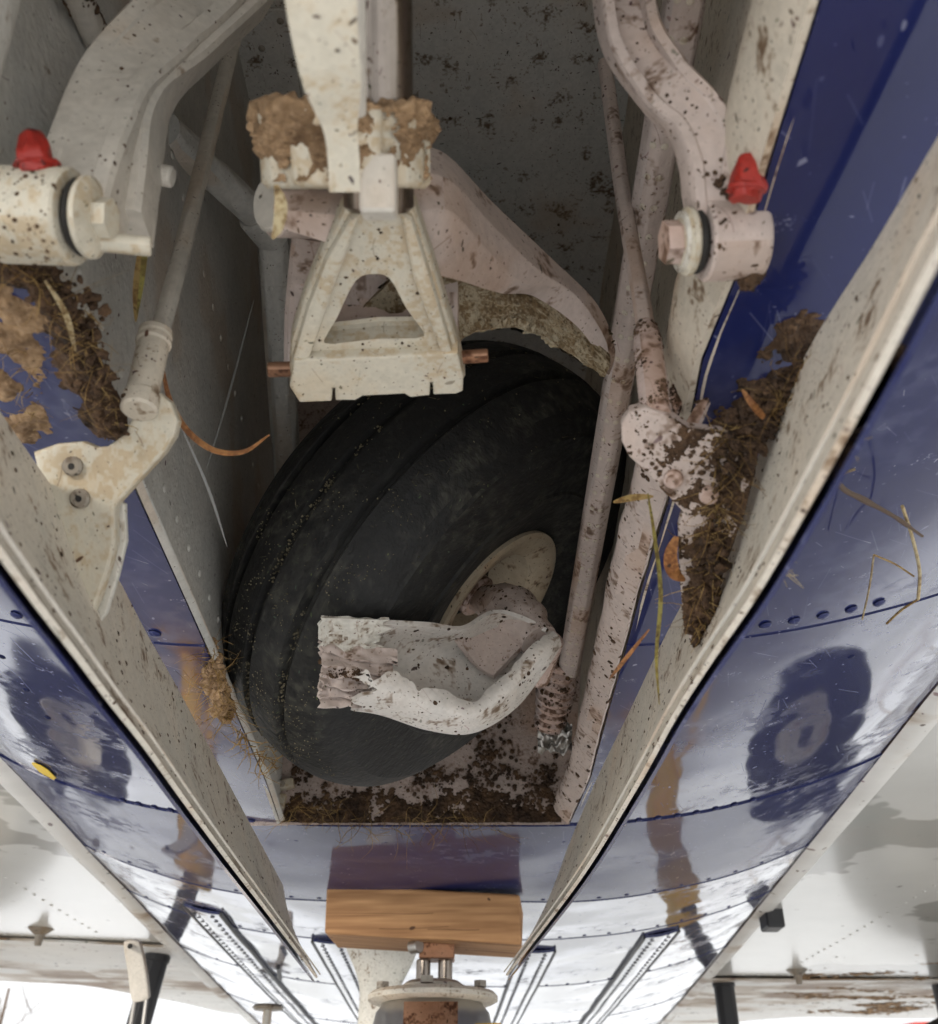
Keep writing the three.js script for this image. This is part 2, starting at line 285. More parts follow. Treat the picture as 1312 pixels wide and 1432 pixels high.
{ // wing underside: white paint, ground reflections painted in as ragged grey patches, brown staining towards the trailing edge
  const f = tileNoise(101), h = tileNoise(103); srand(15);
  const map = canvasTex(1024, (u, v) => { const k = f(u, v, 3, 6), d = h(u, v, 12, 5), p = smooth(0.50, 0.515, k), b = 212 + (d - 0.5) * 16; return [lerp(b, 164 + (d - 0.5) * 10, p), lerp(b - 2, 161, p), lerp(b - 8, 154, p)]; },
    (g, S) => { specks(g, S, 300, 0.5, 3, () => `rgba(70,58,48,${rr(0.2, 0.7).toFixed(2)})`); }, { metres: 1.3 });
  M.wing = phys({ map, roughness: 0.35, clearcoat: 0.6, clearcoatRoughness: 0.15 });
  const map2 = canvasTex(1024, (u, v) => { const k = f(u, v, 3, 6), d = h(u * 0.5, v, 16, 5), p = smooth(0.44, 0.66, k) * smooth(0.3, 0.7, d), b = 224 + (d - 0.5) * 26; return [lerp(b, 128, p), lerp(b - 3, 100, p), lerp(b - 9, 70, p)]; },
    (g, S) => { specks(g, S, 900, 0.6, 5, mudCol); }, { metres: 0.9 });
  M.flap = std({ map: map2, roughness: 0.55 });
}
{ // ground: pale concrete with old snow
  const f = tileNoise(111), h = tileNoise(113); srand(25);
  const map = canvasTex(1024, (u, v) => { const k = f(u, v, 4, 6), d = h(u, v, 60, 3), p = smooth(0.35, 0.65, k); return [lerp(198, 224, p) + (d - 0.5) * 24, lerp(198, 225, p) + (d - 0.5) * 24, lerp(196, 227, p) + (d - 0.5) * 22]; },
    (g, S) => { specks(g, S, 900, 0.6, 3, 'rgba(90,80,70,0.5)'); }, { metres: 9 });
  M.ground = std({ map, roughness: 0.92 });
}

// ---------------------------------------------------------------- the setting
{ const g = new THREE.CircleGeometry(420, 64); g.rotateX(-Math.PI / 2); struct('ground', g, M.ground); }

// ---------------------------------------------------------------- the aircraft
const plane_ = thing('light_aircraft', 'white and blue light aircraft with an open nose wheel bay, propped up, seen from below', 'aircraft', v3(0, 0, -1));
const yMouth = 0.275, XC = -0.03;
const edgeOf = (pts) => { const q = pts.map(([x, y]) => PY(x, y, yMouth)).map((p) => [-p.z, p.x]).sort((a, b) => a[0] - b[0]); return (h) => { if (h <= q[0][0]) return q[0][1]; for (let i = 1; i < q.length; i++) if (h <= q[i][0]) return lerp(q[i - 1][1], q[i][1], (h - q[i - 1][0]) / (q[i][0] - q[i - 1][0])); return q[q.length - 1][1]; }; };
const XL = edgeOf([[-20, 300], [60, 400], [110, 500], [150, 590], [190, 690], [240, 800], [290, 910], [370, 1090], [393, 1157]]);
const XR = edgeOf([[1150, 0], [1075, 240], [1035, 380], [985, 500], [965, 600], [940, 690], [905, 800], [878, 900], [850, 1000], [826, 1090], [795, 1157]]);
const halfW = (h) => (h < 0.8 ? 0.44 - 0.05 * (0.8 - h) : 0.44 + 0.072 * (h - 0.8));
const HAFT = 1.005;
function yBelly(x, h) {
  const w = halfW(h), s = clamp((Math.abs(x - XC) - 0.09) / (w - 0.09), 0, 1.2);
  const wav = 0.0016 * noise(x * 7 + 3, h * 6, 1.5) + 0.0006 * noise(x * 15, h * 13, 7) + 0.00012 * noise(x * 40, h * 34, 2);
  return yMouth + 0.075 * Math.pow(s, 2.3) + (h > 2 ? 0.006 * (h - 2) ** 2 : 0) + wav * smooth(0, 0.2, s + (h > 1.1 ? 0.2 : 0));
}
const belly = (x, h, d = 0) => W(x, yBelly(x, h) - d, h);
const joggle = (v) => 0.0009 * v;
function sidePanel(edge, sgn, h0, h1, nv) {
  return sheet((u, v) => {
    const h = lerp(h0, h1, v), x0 = edge(h), xe = XC + sgn * halfW(h);
    if (u <= 0.82) { const x = lerp(x0, xe, u / 0.82); return belly(x, h, joggle(1 - v)); }
    const t = (u - 0.82) / 0.18, y = yBelly(xe, h) - joggle(1 - v);
    return W(xe + sgn * 0.028 * Math.sin(t * 1.4), y + 0.22 * t, h);
  }, 44, nv, 0.0016, CAM);
}
const rivetG = new THREE.SphereGeometry(1, 10, 5, 0, Math.PI * 2, 0, Math.PI / 2); rivetG.scale(1, 0.42, 1);
const rivetAt = (p, n, r) => orient(rivetG.clone().scale(r, r, r), p, n);
const down = v3(0, -1, 0);
function bellyRivets(list, r) { return list.map(([x, h]) => { const e = 0.004, a = belly(x - e, h), b = belly(x + e, h), n = v3(a.y - b.y, -(2 * e), 0); n.set(-(a.y - b.y) * -1, -2 * e, 0).normalize(); n.x = (b.y - a.y) / (2 * e); n.y = -1; return rivetAt(belly(x, h, 0.0006), n.normalize(), r); }); }
const row = (x0, x1, h, n) => Array.from({ length: n }, (_, i) => [lerp(x0, x1, (i + 0.5) / n), h]);
const HS = [-0.5, 0.59, 1.012];
for (const [sgn, edge] of [[-1, XL], [1, XR]]) for (let i = 0; i < 2; i++) {
  const m = part(plane_, 'belly_panel', sidePanel(edge, sgn, HS[i], HS[i + 1], i ? 24 : 60), M.blue);
  if (i === 0) for (const g of bellyRivets(row(edge(0.57) + sgn * 0.02, XC + sgn * 0.30, 0.575, 8), 0.0042)) part(m, 'rivet', g, M.blueDusty);
  else part(m, 'rivet_row', [...bellyRivets(row(edge(1) + sgn * 0.02, XC + sgn * 0.32, 0.998, 9), 0.0036), ...bellyRivets([[-0.33, 0.66], [-0.335, 0.72], [-0.34, 0.78], [0.27, 0.66]].map(([x, h]) => [x, h]), 0.003)], M.blueDusty, { kind: 'stuff' });
}
const HA = [1.0, 1.35, 1.62, 2.1, 2.8, 4.2];
for (let i = 0; i < HA.length - 1; i++) {
  const h0 = HA[i], h1 = HA[i + 1] + 0.012;
  const m = part(plane_, 'belly_panel', sheet((u, v) => {
    const h = lerp(h0, h1, v), w = halfW(h), k = (u - 0.5) * 2, a = Math.abs(k);
    if (a <= 0.86) return belly(XC + w * k / 0.86, h, joggle(1 - v) + 0.0008);
    const t = (a - 0.86) / 0.14; return W(XC + Math.sign(k) * (w + 0.028 * Math.sin(t * 1.4)), yBelly(XC + w, h) - joggle(1 - v) + 0.22 * t, h);
  }, 96, 18, 0.0016), i ? M.blue : M.blueDusty);
  part(m, 'rivet_row', bellyRivets([...row(XC - halfW(h1) * 0.95, XC + halfW(h1) * 0.95, HA[i + 1] - 0.015, 26), ...(i === 0 ? row(-0.2, 0.12, 1.06, 7) : [])], 0.0034), M.blueDusty, { kind: 'stuff' });
}
// riveted strips under the aft belly
for (const [px0, py0, px1, py1] of [[278, 1300, 418, 1440], [462, 1318, 512, 1420], [752, 1330, 704, 1440], [928, 1325, 830, 1440]]) {
  const a = PY(px0, py0, 0.272), b = PY(px1, py1, 0.272), L = 3.3, dx = (b.x - a.x) / (a.z - b.z), h0 = -a.z, xa = (h) => a.x + dx * (h - h0), hw = 0.026;
  const s = part(plane_, 'belly_strip', sheet((u, v) => { const h = lerp(h0, L, v); return belly(xa(h) + lerp(-hw, hw, u), h, 0.0055 + 0.002 * Math.sin(u * Math.PI)); }, 6, 26, 0.004), M.blue);
  for (const q of [-1, 1]) part(s, 'seal', sheet((u, v) => { const h = lerp(h0, L, v); return belly(xa(h) + q * (hw + 0.0015) + lerp(-0.0015, 0.0015, u), h, 0.007); }, 1, 26, 0.005), M.blackPaint);
  const list = []; for (let h = h0 + 0.02; h < L - 0.1; h += 0.03) for (const q of [-1, 1]) list.push(rivetAt(belly(xa(h) + q * hw * 0.5, h, 0.0075), down, 0.0036));
  part(s, 'rivet_row', list, M.blackPaint, { kind: 'stuff' });
}

// the wheel bay
const TOP = 0.82;
part(plane_, 'bay_wall', sheet((u, v) => { const h = lerp(-0.3, HAFT, u); return W(XL(h) + 0.004 * noise(h * 9, v * 3, 2) * v - 0.034 * v, lerp(yMouth + 0.001, TOP, v), h); }, 50, 14, 0.003), M.wall);
part(plane_, 'bay_wall', sheet((u, v) => { const h = lerp(-0.3, HAFT, u); return W(XR(h) + 0.045 * Math.sin(v * 1.57) + 0.004 * noise(h * 9, v * 3, 5) * v, lerp(yMouth + 0.001, TOP, v), h); }, 50, 14, 0.003), M.creamSpat);
part(plane_, 'bay_roof', sheet((u, v) => W(lerp(-0.235, 0.165, u), TOP, lerp(-0.3, HAFT + 0.03, v)), 8, 30, 0.003), M.roof);
const aft = part(plane_, 'bay_rear_wall', sheet((u, v) => W(lerp(XL(HAFT) - 0.036, XR(HAFT) + 0.055, u), lerp(yMouth, TOP + 0.002, v), HAFT - 0.005 + 0.002 * noise(u * 5, v * 5, 3)), 20, 20, 0.003), M.crust);
part(plane_, 'bay_front_wall', sheet((u, v) => W(lerp(-0.235, 0.165, u), lerp(yMouth, TOP, v), -0.3), 4, 4, 0.003), M.roof);
// lips folded along the mouth
part(plane_, 'bay_lip', sheet((u, v) => { const h = lerp(0.36, 0.985, u); return W(XR(h) - 0.004 - 0.013 * Math.sin(v * 2.2) + 0.0015 * noise(h * 30, v * 2, 4), lerp(0.272, 0.297 + 0.004 * noise(h * 11, 1, 2), v), h); }, 40, 6, 0.003), M.pink);
part(plane_, 'bay_lip', sheet((u, v) => { const h = lerp(0.0, 0.36, u); return W(XR(h) - 0.004 - 0.006 * Math.sin(v * 3), lerp(0.274, 0.325, v), h); }, 24, 6, 0.003), M.creamSpat);
part(plane_, 'bay_lip', sheet((u, v) => { const h = lerp(0.34, 0.985, u); return W(XL(h) + 0.002 + 0.004 * Math.sin(v * 3), lerp(0.2735, 0.279, v), h); }, 40, 6, 0.002), M.wall);
// bulged liner of the forward part of the left wall
part(plane_, 'wall_liner', sheet((u, v) => { const k = u > 0.9 ? Math.sqrt(Math.max(0, 1 - ((u - 0.9) / 0.1) ** 2)) : 1, h = lerp(-0.2, 0.205, u), y = lerp(0.282, 0.56, v); return W(XL(h) + 0.004 + 0.026 * k * Math.pow(Math.sin(Math.PI * lerp(0.04, 0.96, v)), 0.4) - 0.012 * v, y, h - 0.06 * (v - 0.2)); }, 60, 18, 0.003), M.wall);
part(plane_, 'brace_tube', tube([P(84, -60, .40), P(116, 10, .43), P(150, 85, .46)], 0.006, 8, 20), M.cream);
{ const list = []; for (let h = 0.3; h < 0.98; h += 0.032) for (const v of [0.06, 0.42]) list.push(rivetAt(W(XL(h) + 0.004 * noise(h * 9, v * 3, 2) * v - 0.034 * v + 0.0003, lerp(yMouth + 0.001, TOP, v), h), v3(1, 0, 0), 0.0026)); part(plane_, 'rivet_row', list, M.wall, { kind: 'stuff' }); }
// a screwed panel on the roof
{
  const g = new RoundedBoxGeometry(0.055, 0.004, 0.11, 2, 0.001); const c = PY(372, 95, TOP - 0.003); g.translate(c.x, c.y, c.z);
  const m = part(plane_, 'access_panel', g, M.roof);
  for (const [dx, dz] of [[-0.02, 0.045], [0.02, 0.045], [-0.02, -0.045], [0.02, -0.045], [0, 0.02]]) part(m, 'screw', rivetAt(v3(c.x + dx, c.y - 0.002, c.z + dz), down, 0.0032), M.bolt);
}
for (const [px, py, w, h, d, rot] of [[396, 1098, 0.022, 0.008, 0.012, 0.2], [388, 1120, 0.016, 0.014, 0.008, -0.1], [380, 1076, 0.007, 0.022, 0.010, 0.5]]) {
  const c = PH(px, py, HAFT - 0.012), g = new RoundedBoxGeometry(w, h, d, 2, 0.0012); g.rotateZ(rot); g.translate(c.x, c.y, c.z);
  const m = part(plane_, 'hinge_lug', g, M.smear); part(m, 'lug_bolt', rod(c.clone(), c.clone().add(v3(0, -0.001, d * 0.5 + 0.003)), 0.0032, 16), M.bolt);
}
{ const q = PY(64, 1074, 0.322); part(plane_, 'yellow_sticker', sheet((u, v) => { const x = q.x + lerp(-0.010, 0.008, u), h = -q.z + lerp(-0.018, 0.018, v) * (0.6 + 0.5 * Math.sin(u * 3.1)) + 0.008 * noise(u * 5, v * 5, 2); return belly(x, h, 0.0022); }, 6, 8, 0.0006), std({ color: lin(0.75, 0.5, 0.02), roughness: 0.5 })); }
// tubes and push rods in the bay
const rivetsOn = (a, b, r, n, ang) => { const ax = v3().subVectors(b, a).normalize(), out = []; for (let i = 0; i < n; i++) for (const s of [-0.3, 0.35]) { const p = a.clone().lerp(b, (i + 0.5) / n), c = v3().subVectors(CAM, p), nrm = c.addScaledVector(ax, -c.dot(ax)).normalize().applyAxisAngle(ax, ang + s); out.push(rivetAt(p.addScaledVector(nrm, r - 0.0002), nrm, 0.0019)); } return out; };
{
  const a = P(964, -40, 0.43), b = P(795, 940, 0.87), m = part(plane_, 'brace_tube', tube([a, a.clone().lerp(b, 0.5), b], 0.0092, 10, 28), M.pink);
  part(m, 'rivet_row', rivetsOn(a, b, 0.0092, 34, 0), M.creamSpat, { kind: 'stuff' });
  const e = P(768, 1015, 0.89), e2 = P(786, 925, 0.865);
  const f = part(plane_, 'tube_end_boot', tube([e2, e2.clone().lerp(e, 0.35), e2.clone().lerp(e, 0.7), e], (t) => 0.0105 + 0.006 * Math.sin(Math.min(1, t * 1.3) * 2.6) + 0.0012 * Math.sin(t * 50), 40, 20), M.pinkHeavy);
  part(f, 'foil_scrap', sheet((u, v) => { const p = P(lerp(752, 800, u), lerp(1012, 1052, v), 0.885); p.y += 0.006 * noise(u * 6, v * 6, 1); p.z += 0.01 * noise(u * 5, v * 5, 9); return p; }, 16, 12, 0.0004), M.steel);
}
{
  const a = P(380, 318, 0.735), b = P(406, 720, 0.845);
  const m = part(plane_, 'brace_tube', tube([a, a.clone().lerp(b, 0.5), b], 0.0112, 10, 28), M.wall);
  part(m, 'rivet_row', rivetsOn(a, b, 0.0112, 14, 0), M.wall, { kind: 'stuff' });
  part(plane_, 'brace_tube', tube([P(228, 180, 0.60), P(300, 245, 0.67), P(372, 312, 0.73)], 0.0108, 12, 24), M.wall);
  part(plane_, 'elbow_collar', rod(P(355, 300, 0.715), P(384, 335, 0.74), 0.0128, 24), M.wall);
}
{ // left push rod
  const pts = [P(336, 20, 0.64), P(290, 205, 0.56), P(246, 385, 0.475), P(224, 465, 0.445)];
  const m = part(plane_, 'push_rod', tube(pts, (t) => lerp(0.0046, 0.0042, t), 24, 18), M.cream);
  const a = P(219, 462, 0.443), b = P(194, 575, 0.418), ax = v3().subVectors(b, a), L = ax.length();
  part(m, 'rod_end', lathe([[0, 0], [0.0062, 0], [0.0074, 0.0015], [0.0074, 0.004], [0.0066, 0.0048], [0.0076, 0.0058], [0.0076, 0.008], [0.0068, 0.009], [0.0068, L - 0.009], [0.0076, L - 0.008], [0.0076, L - 0.001], [0.0066, L], [0, L]], a, ax, 32), M.creamSpat);
}
{ // right push rod
  const pts = [P(846, 90, 0.62), P(874, 290, 0.52), P(897, 420, 0.465), P(905, 475, 0.445)];
  const m = part(plane_, 'push_rod', tube(pts, (t) => lerp(0.0044, 0.0042, t), 24, 18), M.pink);
  const a = P(903, 455, 0.452), b = P(918, 582, 0.415), ax = v3().subVectors(b, a), L = ax.length();
  part(m, 'rod_end', lathe([[0, 0], [0.0044, 0], [0.0058, 0.006], [0.0062, 0.012], [0.0064, L * 0.6], [0.0066, L - 0.003], [0.006, L - 0.0005], [0.0045, L], [0, L]], a, ax, 32), M.pinkHeavy);
}

// gear arms: channel castings either side of the mouth
const channel = (w, d, rec, lip) => [[-w, -d], [w, -d], [w, d * 0.8], [w * 0.9, d], [lip * w, d], [lip * w * 0.85, d - rec], [-lip * w * 0.85, d - rec], [-lip * w, d], [-w * 0.9, d], [-w, d * 0.8]];
const toCam = (p) => v3().subVectors(CAM, p).normalize();
function bossSet(arm, c, r, len, s, mat) { // pivot barrel along x with bushing, gap, flange and bolt; s: the side of the bolt
  const X = v3(s, -0.10, 0.05).normalize(), at = (k) => c.clone().addScaledVector(X, k);
  part(arm, 'pivot_barrel', lathe([[0, -len], [r * 0.93, -len], [r, -len + 0.0015], [r, len - 0.001], [r * 0.95, len], [0, len]], c, X, 40), mat);
  part(arm, 'bushing', rod(at(len), at(len + 0.0045), r * 0.80, 32), M.dark);
  part(arm, 'pivot_flange', lathe([[0, 0], [r * 0.78, 0], [r * 0.84, 0.001], [r * 0.84, 0.0026], [r * 0.74, 0.0036], [r * 0.55, 0.005], [0, 0.005]], at(len + 0.0035), X, 40), M.smear);
  return { X, at };
}
{
  const up = toCam(P(170, 120, 0.4)).add(v3(-0.25, 0, 0)).normalize();
  const pts = [P(385, -110, 0.50), P(300, -20, 0.455), P(225, 55, 0.425), P(172, 120, 0.40), P(142, 190, 0.38), P(118, 265, 0.362), P(106, 318, 0.352)];
  const arm = part(plane_, 'gear_arm', sweep(pts, (t) => { const w = lerp(0.0168, 0.0135, t); return channel(w, lerp(0.0125, 0.011, t), 0.006 * smooth(0.52, 0.36, t) + 0.0006, 0.52); }, { n: 60, up, crease: 0.5 }), M.cream);
  part(arm, 'side_rib', sweep([P(372, -5, 0.475), P(290, 70, 0.44), P(238, 120, 0.418), P(212, 165, 0.40), P(200, 240, 0.385), P(190, 320, 0.375)], (t) => [[-0.004, -0.011], [0.004, -0.011], [0.004, 0.009], [0.002, 0.011], [-0.002, 0.011], [-0.004, 0.009]], { n: 36, up, crease: 0.5 }), M.cream);
  const { X, at } = bossSet(arm, P(52, 302, 0.345), 0.0162, 0.0135, 1, M.smear);
  part(arm, 'pivot_bolt', rod(P(140, 338, 0.348), P(212, 345, 0.352), 0.0034, 20), M.smear);
  part(arm, 'hex_nut', hex(at(0.0215), at(0.0265), 0.0068), M.smear);
  part(arm, 'stop_bolt', rod(P(200, 240, 0.40), P(242, 248, 0.40), 0.0042, 18), M.cream);
  part(arm, 'bolt_flange', rod(P(196, 236, 0.40), P(214, 240, 0.40), 0.0072, 20), M.cream);
}
{
  const up = toCam(P(930, 130, 0.4)).add(v3(0.2, 0, 0)).normalize();
  const pts = [P(868, -110, 0.41), P(872, -10, 0.395), P(888, 58, 0.382), P(928, 118, 0.373), P(972, 168, 0.366), P(993, 222, 0.362), P(1000, 280, 0.362), P(1008, 330, 0.366)];
  const arm = part(plane_, 'gear_arm', sweep(pts, (t) => channel(lerp(0.0108, 0.0094, t), 0.009, 0.0055 * smooth(0.66, 0.5, t) + 0.0006, 0.56), { n: 70, up, crease: 0.5 }), M.pink);
  const { at } = bossSet(arm, P(1022, 336, 0.362), 0.0142, 0.0105, -1, M.pink);
  part(arm, 'hex_nut', hex(at(0.0175), at(0.0245), 0.0078), M.pinkHeavy);
  part(arm, 'washer', rod(at(0.0172), at(0.0187), 0.0105, 28), M.white);
}

// nose strut with its collar, link and broken fork crown
const camUp = v3(0, cP, sP), camFwd = v3(0, sP, -cP);
const AX = camUp.clone().multiplyScalar(0.955).addScaledVector(camFwd, -0.29).normalize();
const strutC = P(483, 215, 0.365);
{
  const ringR = 0.0305, sd = new THREE.LatheGeometry([[0.011, -0.011], [0.0285, -0.012], [0.0305, -0.010], [0.0305, 0.004], [0.0295, 0.006], [0.0305, 0.008], [0.0305, 0.0125], [0.028, 0.014], [0.011, 0.014]].map(([a, b]) => new THREE.Vector2(a, b)), 96);
  const p = sd.attributes.position, q = v3();
  for (let i = 0; i < p.count; i++) { q.fromBufferAttribute(p, i); const a = Math.atan2(q.z, q.x), k = Math.hypot(q.x, q.z) > 0.02 ? 1 - 0.075 * smooth(0.25, 0.6, Math.sin(a * 9)) : 1; p.setXYZ(i, q.x * k, q.y, q.z * k); }
  sd.computeVertexNormals();
  const strut = part(plane_, 'nose_strut', rod(strutC.clone().addScaledVector(AX, -0.02).add(P(531, 100, 0.33).sub(P(481, 100, 0.33))), P(531, 100, 0.33).addScaledVector(AX, 0.30), 0.0128, 40), M.chrome);
  part(strut, 'collar', orient(sd, strutC, AX), M.smear);
  part(strut, 'chrome_sleeve', rod(P(500, 160, 0.318), P(497, -130, 0.275), 0.0028, 16), M.cream);
  part(strut, 'steering_bar', sweep([P(447, -90, 0.255), P(450, 10, 0.27), P(462, 100, 0.285), P(474, 165, 0.30), P(480, 215, 0.31), P(482, 262, 0.318)], (t) => { const w = t < 0.42 ? lerp(0.0100, 0.0086, t / 0.42) : lerp(0.0086, 0.0048, smooth(0.42, 0.78, t)); return [[-w, -0.003], [w, -0.003], [w, 0.002], [w * 0.8, 0.0035], [-w * 0.8, 0.0035], [-w, 0.002]]; }, { n: 40, up: toCam(P(460, 100, 0.28)).negate(), crease: 0.5 }), M.smear);
}
const linkPlane = [P(410, 540, 0.455), P(650, 532, 0.455), P(530, 275, 0.372)];
{
  const outer = [[508, 246], [552, 244], [566, 276], [582, 300], [603, 362], [624, 430], [643, 492], [651, 530], [645, 541], [602, 540], [600, 536], [570, 534], [566, 541], [480, 549], [470, 544], [455, 546], [452, 551], [420, 553], [404, 532], [406, 480], [424, 420], [452, 350], [482, 292], [500, 270]];
  const hole = curvy([[490, 388], [520, 376], [551, 384], [576, 428], [602, 474], [528, 480], [446, 485], [464, 440]], 3);
  const link = part(plane_, 'torque_link', plate(outer, linkPlane, 0.013, { holes: [hole], bevel: 0.0026 }), M.smear);
  part(link, 'link_rib', [plate([[488, 300], [506, 288], [474, 380], [436, 488], [414, 530], [408, 500], [430, 425], [456, 356]], linkPlane, 0.008, { out: 0.004, bevel: 0.002 }), plate([[560, 288], [577, 300], [600, 372], [634, 488], [641, 516], [624, 512], [604, 452], [578, 384]], linkPlane, 0.008, { out: 0.004, bevel: 0.002 })], M.smear);
  part(link, 'cross_bar', plate([[412, 492], [640, 482], [648, 516], [647, 536], [638, 540], [606, 541], [605, 524], [602, 524], [601, 542], [574, 545], [566, 540], [508, 543], [498, 549], [470, 549], [469, 532], [466, 532], [465, 550], [420, 552], [406, 530]], linkPlane, 0.017, { out: 0.005, bevel: 0.0012 }), M.smear);
  part(link, 'link_pin', rod(P(375, 517, 0.452), P(425, 516, 0.452), 0.0035, 18), M.copper);
  part(link, 'link_pin', rod(P(640, 500, 0.452), P(683, 497, 0.452), 0.0031, 18), M.copper);
  part(link, 'clevis', new RoundedBoxGeometry(0.0125, 0.020, 0.012, 3, 0.002).applyQuaternion(camera.quaternion).translate(...P(530, 262, 0.345).toArray()), M.cream);
}
{ // fork crown: boss on the left, long leg torn open on the right
  const G = [
    [[392, 262, .405], [470, 236, .41], [560, 216, .425], [618, 212, .44], [690, 284, .475], [768, 358, .51], [834, 424, .535], [860, 486, .55], [853, 523, .555]],
    [[385, 268, .398], [470, 262, .395], [560, 244, .405], [626, 250, .418], [690, 316, .455], [752, 376, .49], [808, 416, .520], [847, 476, .54], [852, 523.5, .554]],
    [[382, 292, .395], [470, 300, .388], [560, 300, .40], [628, 296, .412], [676, 344, .445], [728, 394, .482], [780, 408, .512], [831, 464, .535], [851, 524, .553]],
    [[388, 318, .398], [470, 344, .392], [548, 366, .404], [606, 384, .42], [652, 398, .445], [700, 411, .476], [746, 416, .507], [812, 462, .532], [850, 524.5, .552]],
  ].map((r) => r.map((q) => P(...q)));
  const f = (u, v) => { const x = clamp(v, 0, 1) * 3, k = Math.min(2, Math.floor(x)); return spline(G[k], u).lerp(spline(G[k + 1], u), x - k); };
  const crown = part(plane_, 'fork_crown', sheet((u, v) => f(u, v - (v > 0.8 ? 0.03 * (v - 0.8) * 5 * (0.5 + noise(u * 6, 3, 1) + 0.35 * noise(u * 21, 3, 1)) : 0)), 80, 48, 0.004), M.pink);
  const Tr = [
    [[560, 352, .432], [610, 362, .436], [660, 382, .456], [705, 396, .484], [750, 390, .511], [800, 412, .530], [848, 476, .546]],
    [[540, 400, .45], [600, 405, .455], [655, 410, .468], [700, 420, .486], [745, 420, .507], [802, 442, .530], [852, 492, .546]],
    [[430, 500, .476], [600, 452, .464], [655, 440, .472], [700, 441, .491], [745, 442, .508], [797, 470, .531], [853, 510, .544]],
    [[420, 540, .486], [610, 502, .468], [654, 470, .472], [690, 461, .488], [738, 463, .507], [786, 490, .532], [846, 528, .547]],
  ].map((r) => r.map((q) => P(...q)));
  const ft = patch(Tr);
  part(crown, 'torn_trough', sheet((u, v) => { const p = ft(u, v - (v > 0.7 ? 0.07 * (v - 0.7) / 0.3 * (0.5 + noise(u * 7, 5, 2) + 0.4 * noise(u * 19, 2, 2)) : 0)); p.y += 0.002 * noise(u * 14, v * 9, 4) + 0.0007 * noise(u * 60, v * 40, 1); return p; }, 90, 40, 0.005), M.grit, { label: 'torn hollow of the fork leg caked with dry dirt' });
  part(crown, 'inner_web', sheet((u, v) => P(lerp(412, 640, u), lerp(330, 505, v), 0.452 + 0.012 * v + 0.003 * noise(u * 4, v * 4, 2)), 24, 20, 0.004), M.pink);
  part(crown, 'crown_boss', rod(P(378, 288, 0.412), P(460, 292, 0.43), 0.0125, 36), M.pink);
  part(crown, 'boss_cap', rod(P(373, 286, 0.41), P(381, 287, 0.412), 0.0108, 36), M.cream);
  part(crown, 'crown_leg_stub', sweep([P(440, 320, 0.44), P(432, 380, 0.46), P(426, 440, 0.475), P(424, 500, 0.49)], (t) => [[-0.009, -0.008], [0.009, -0.008], [0.009, 0.006], [0.007, 0.008], [-0.007, 0.008], [-0.009, 0.006]], { n: 16, up: toCam(P(430, 400, .46)) }), M.pink);
}

// gooseneck hinges on the doors
{
  const pl = [P(110, 650, 0.424), P(240, 590, 0.424), P(116, 880, 0.428)];
  const o = [[46, 632], [80, 620], [115, 617], [134, 625], [150, 624], [175, 606], [184, 585], [190, 566], [206, 552], [222, 549], [238, 562], [249, 588], [244, 610], [230, 632], [164, 704], [160, 712], [161, 760], [150, 802], [136, 842], [122, 872], [112, 880], [100, 878], [86, 858], [76, 820], [70, 768], [62, 700], [52, 658]];
  const gn = part(plane_, 'gooseneck_hinge', plate(o, pl, 0.008, { bevel: 0.0014 }), M.smear);
  const o2 = [[140, 690], [166, 706], [168, 760], [156, 810], [140, 862], [120, 890], [112, 884], [128, 850], [140, 800], [146, 750]];
  part(gn, 'doubler', plate(o2, pl, 0.004, { out: -0.0085, bevel: 0.001 }), M.white);
  const n = plate(o, pl, 0.008).planeNormal;
  for (const [x, y] of [[105, 652], [114, 697]]) { const c = P(x, y, 0.4255); const t = pl[0].clone().sub(c).dot(n); c.addScaledVector(n, t); const b = part(gn, 'bolt_head', lathe([[0, 0.0028], [0.0032, 0.0028], [0.0041, 0.002], [0.0042, -0.001], [0, -0.001]], c, n, 28), M.bolt); part(b, 'recess', rod(c.clone().addScaledVector(n, 0.0026), c.clone().addScaledVector(n, 0.0031), 0.0014, 12), M.dark); b.children.forEach((k) => { b.remove(k); k.name = 'bolt_recess'; k.geometry.translate(0, 0, 0); gn.add(k); }); }
}
{
  const pl = [P(960, 650, 0.42), P(1050, 650, 0.415), P(985, 860, 0.455)];
  const o = [[868, 592], [880, 576], [905, 570], [936, 582], [962, 600], [1010, 606], [1062, 618], [1056, 660], [1040, 720], [1018, 780], [1000, 840], [984, 900], [968, 905], [956, 870], [950, 800], [948, 740], [954, 716], [930, 690], [905, 662], [880, 640], [869, 618]];
  const gn = part(plane_, 'gooseneck_hinge', plate(o, pl, 0.008, { bevel: 0.0014 }), M.pink, { label: 'mud-caked gooseneck hinge' });
  const pl2 = [P(930, 560, 0.445), P(985, 520, 0.44), P(970, 600, 0.435)];
  part(gn, 'hinge_web', plate([[926, 566], [944, 526], [985, 498], [990, 560], [968, 612], [952, 600], [972, 566], [970, 552], [950, 566], [940, 590]], pl2, 0.005, { bevel: 0.001 }), M.pinkHeavy);
  const n = gn.geometry && plate(o, pl, 0.008).planeNormal;
  for (const [x, y] of [[942, 676], [992, 700]]) { const c = P(x, y, 0.42); c.addScaledVector(n, pl[0].clone().sub(c).dot(n)); part(gn, 'bolt_head', lathe([[0, 0.0028], [0.0032, 0.0028], [0.0041, 0.002], [0.0042, -0.001], [0, -0.001]], c, n, 28), M.pinkHeavy); }
}

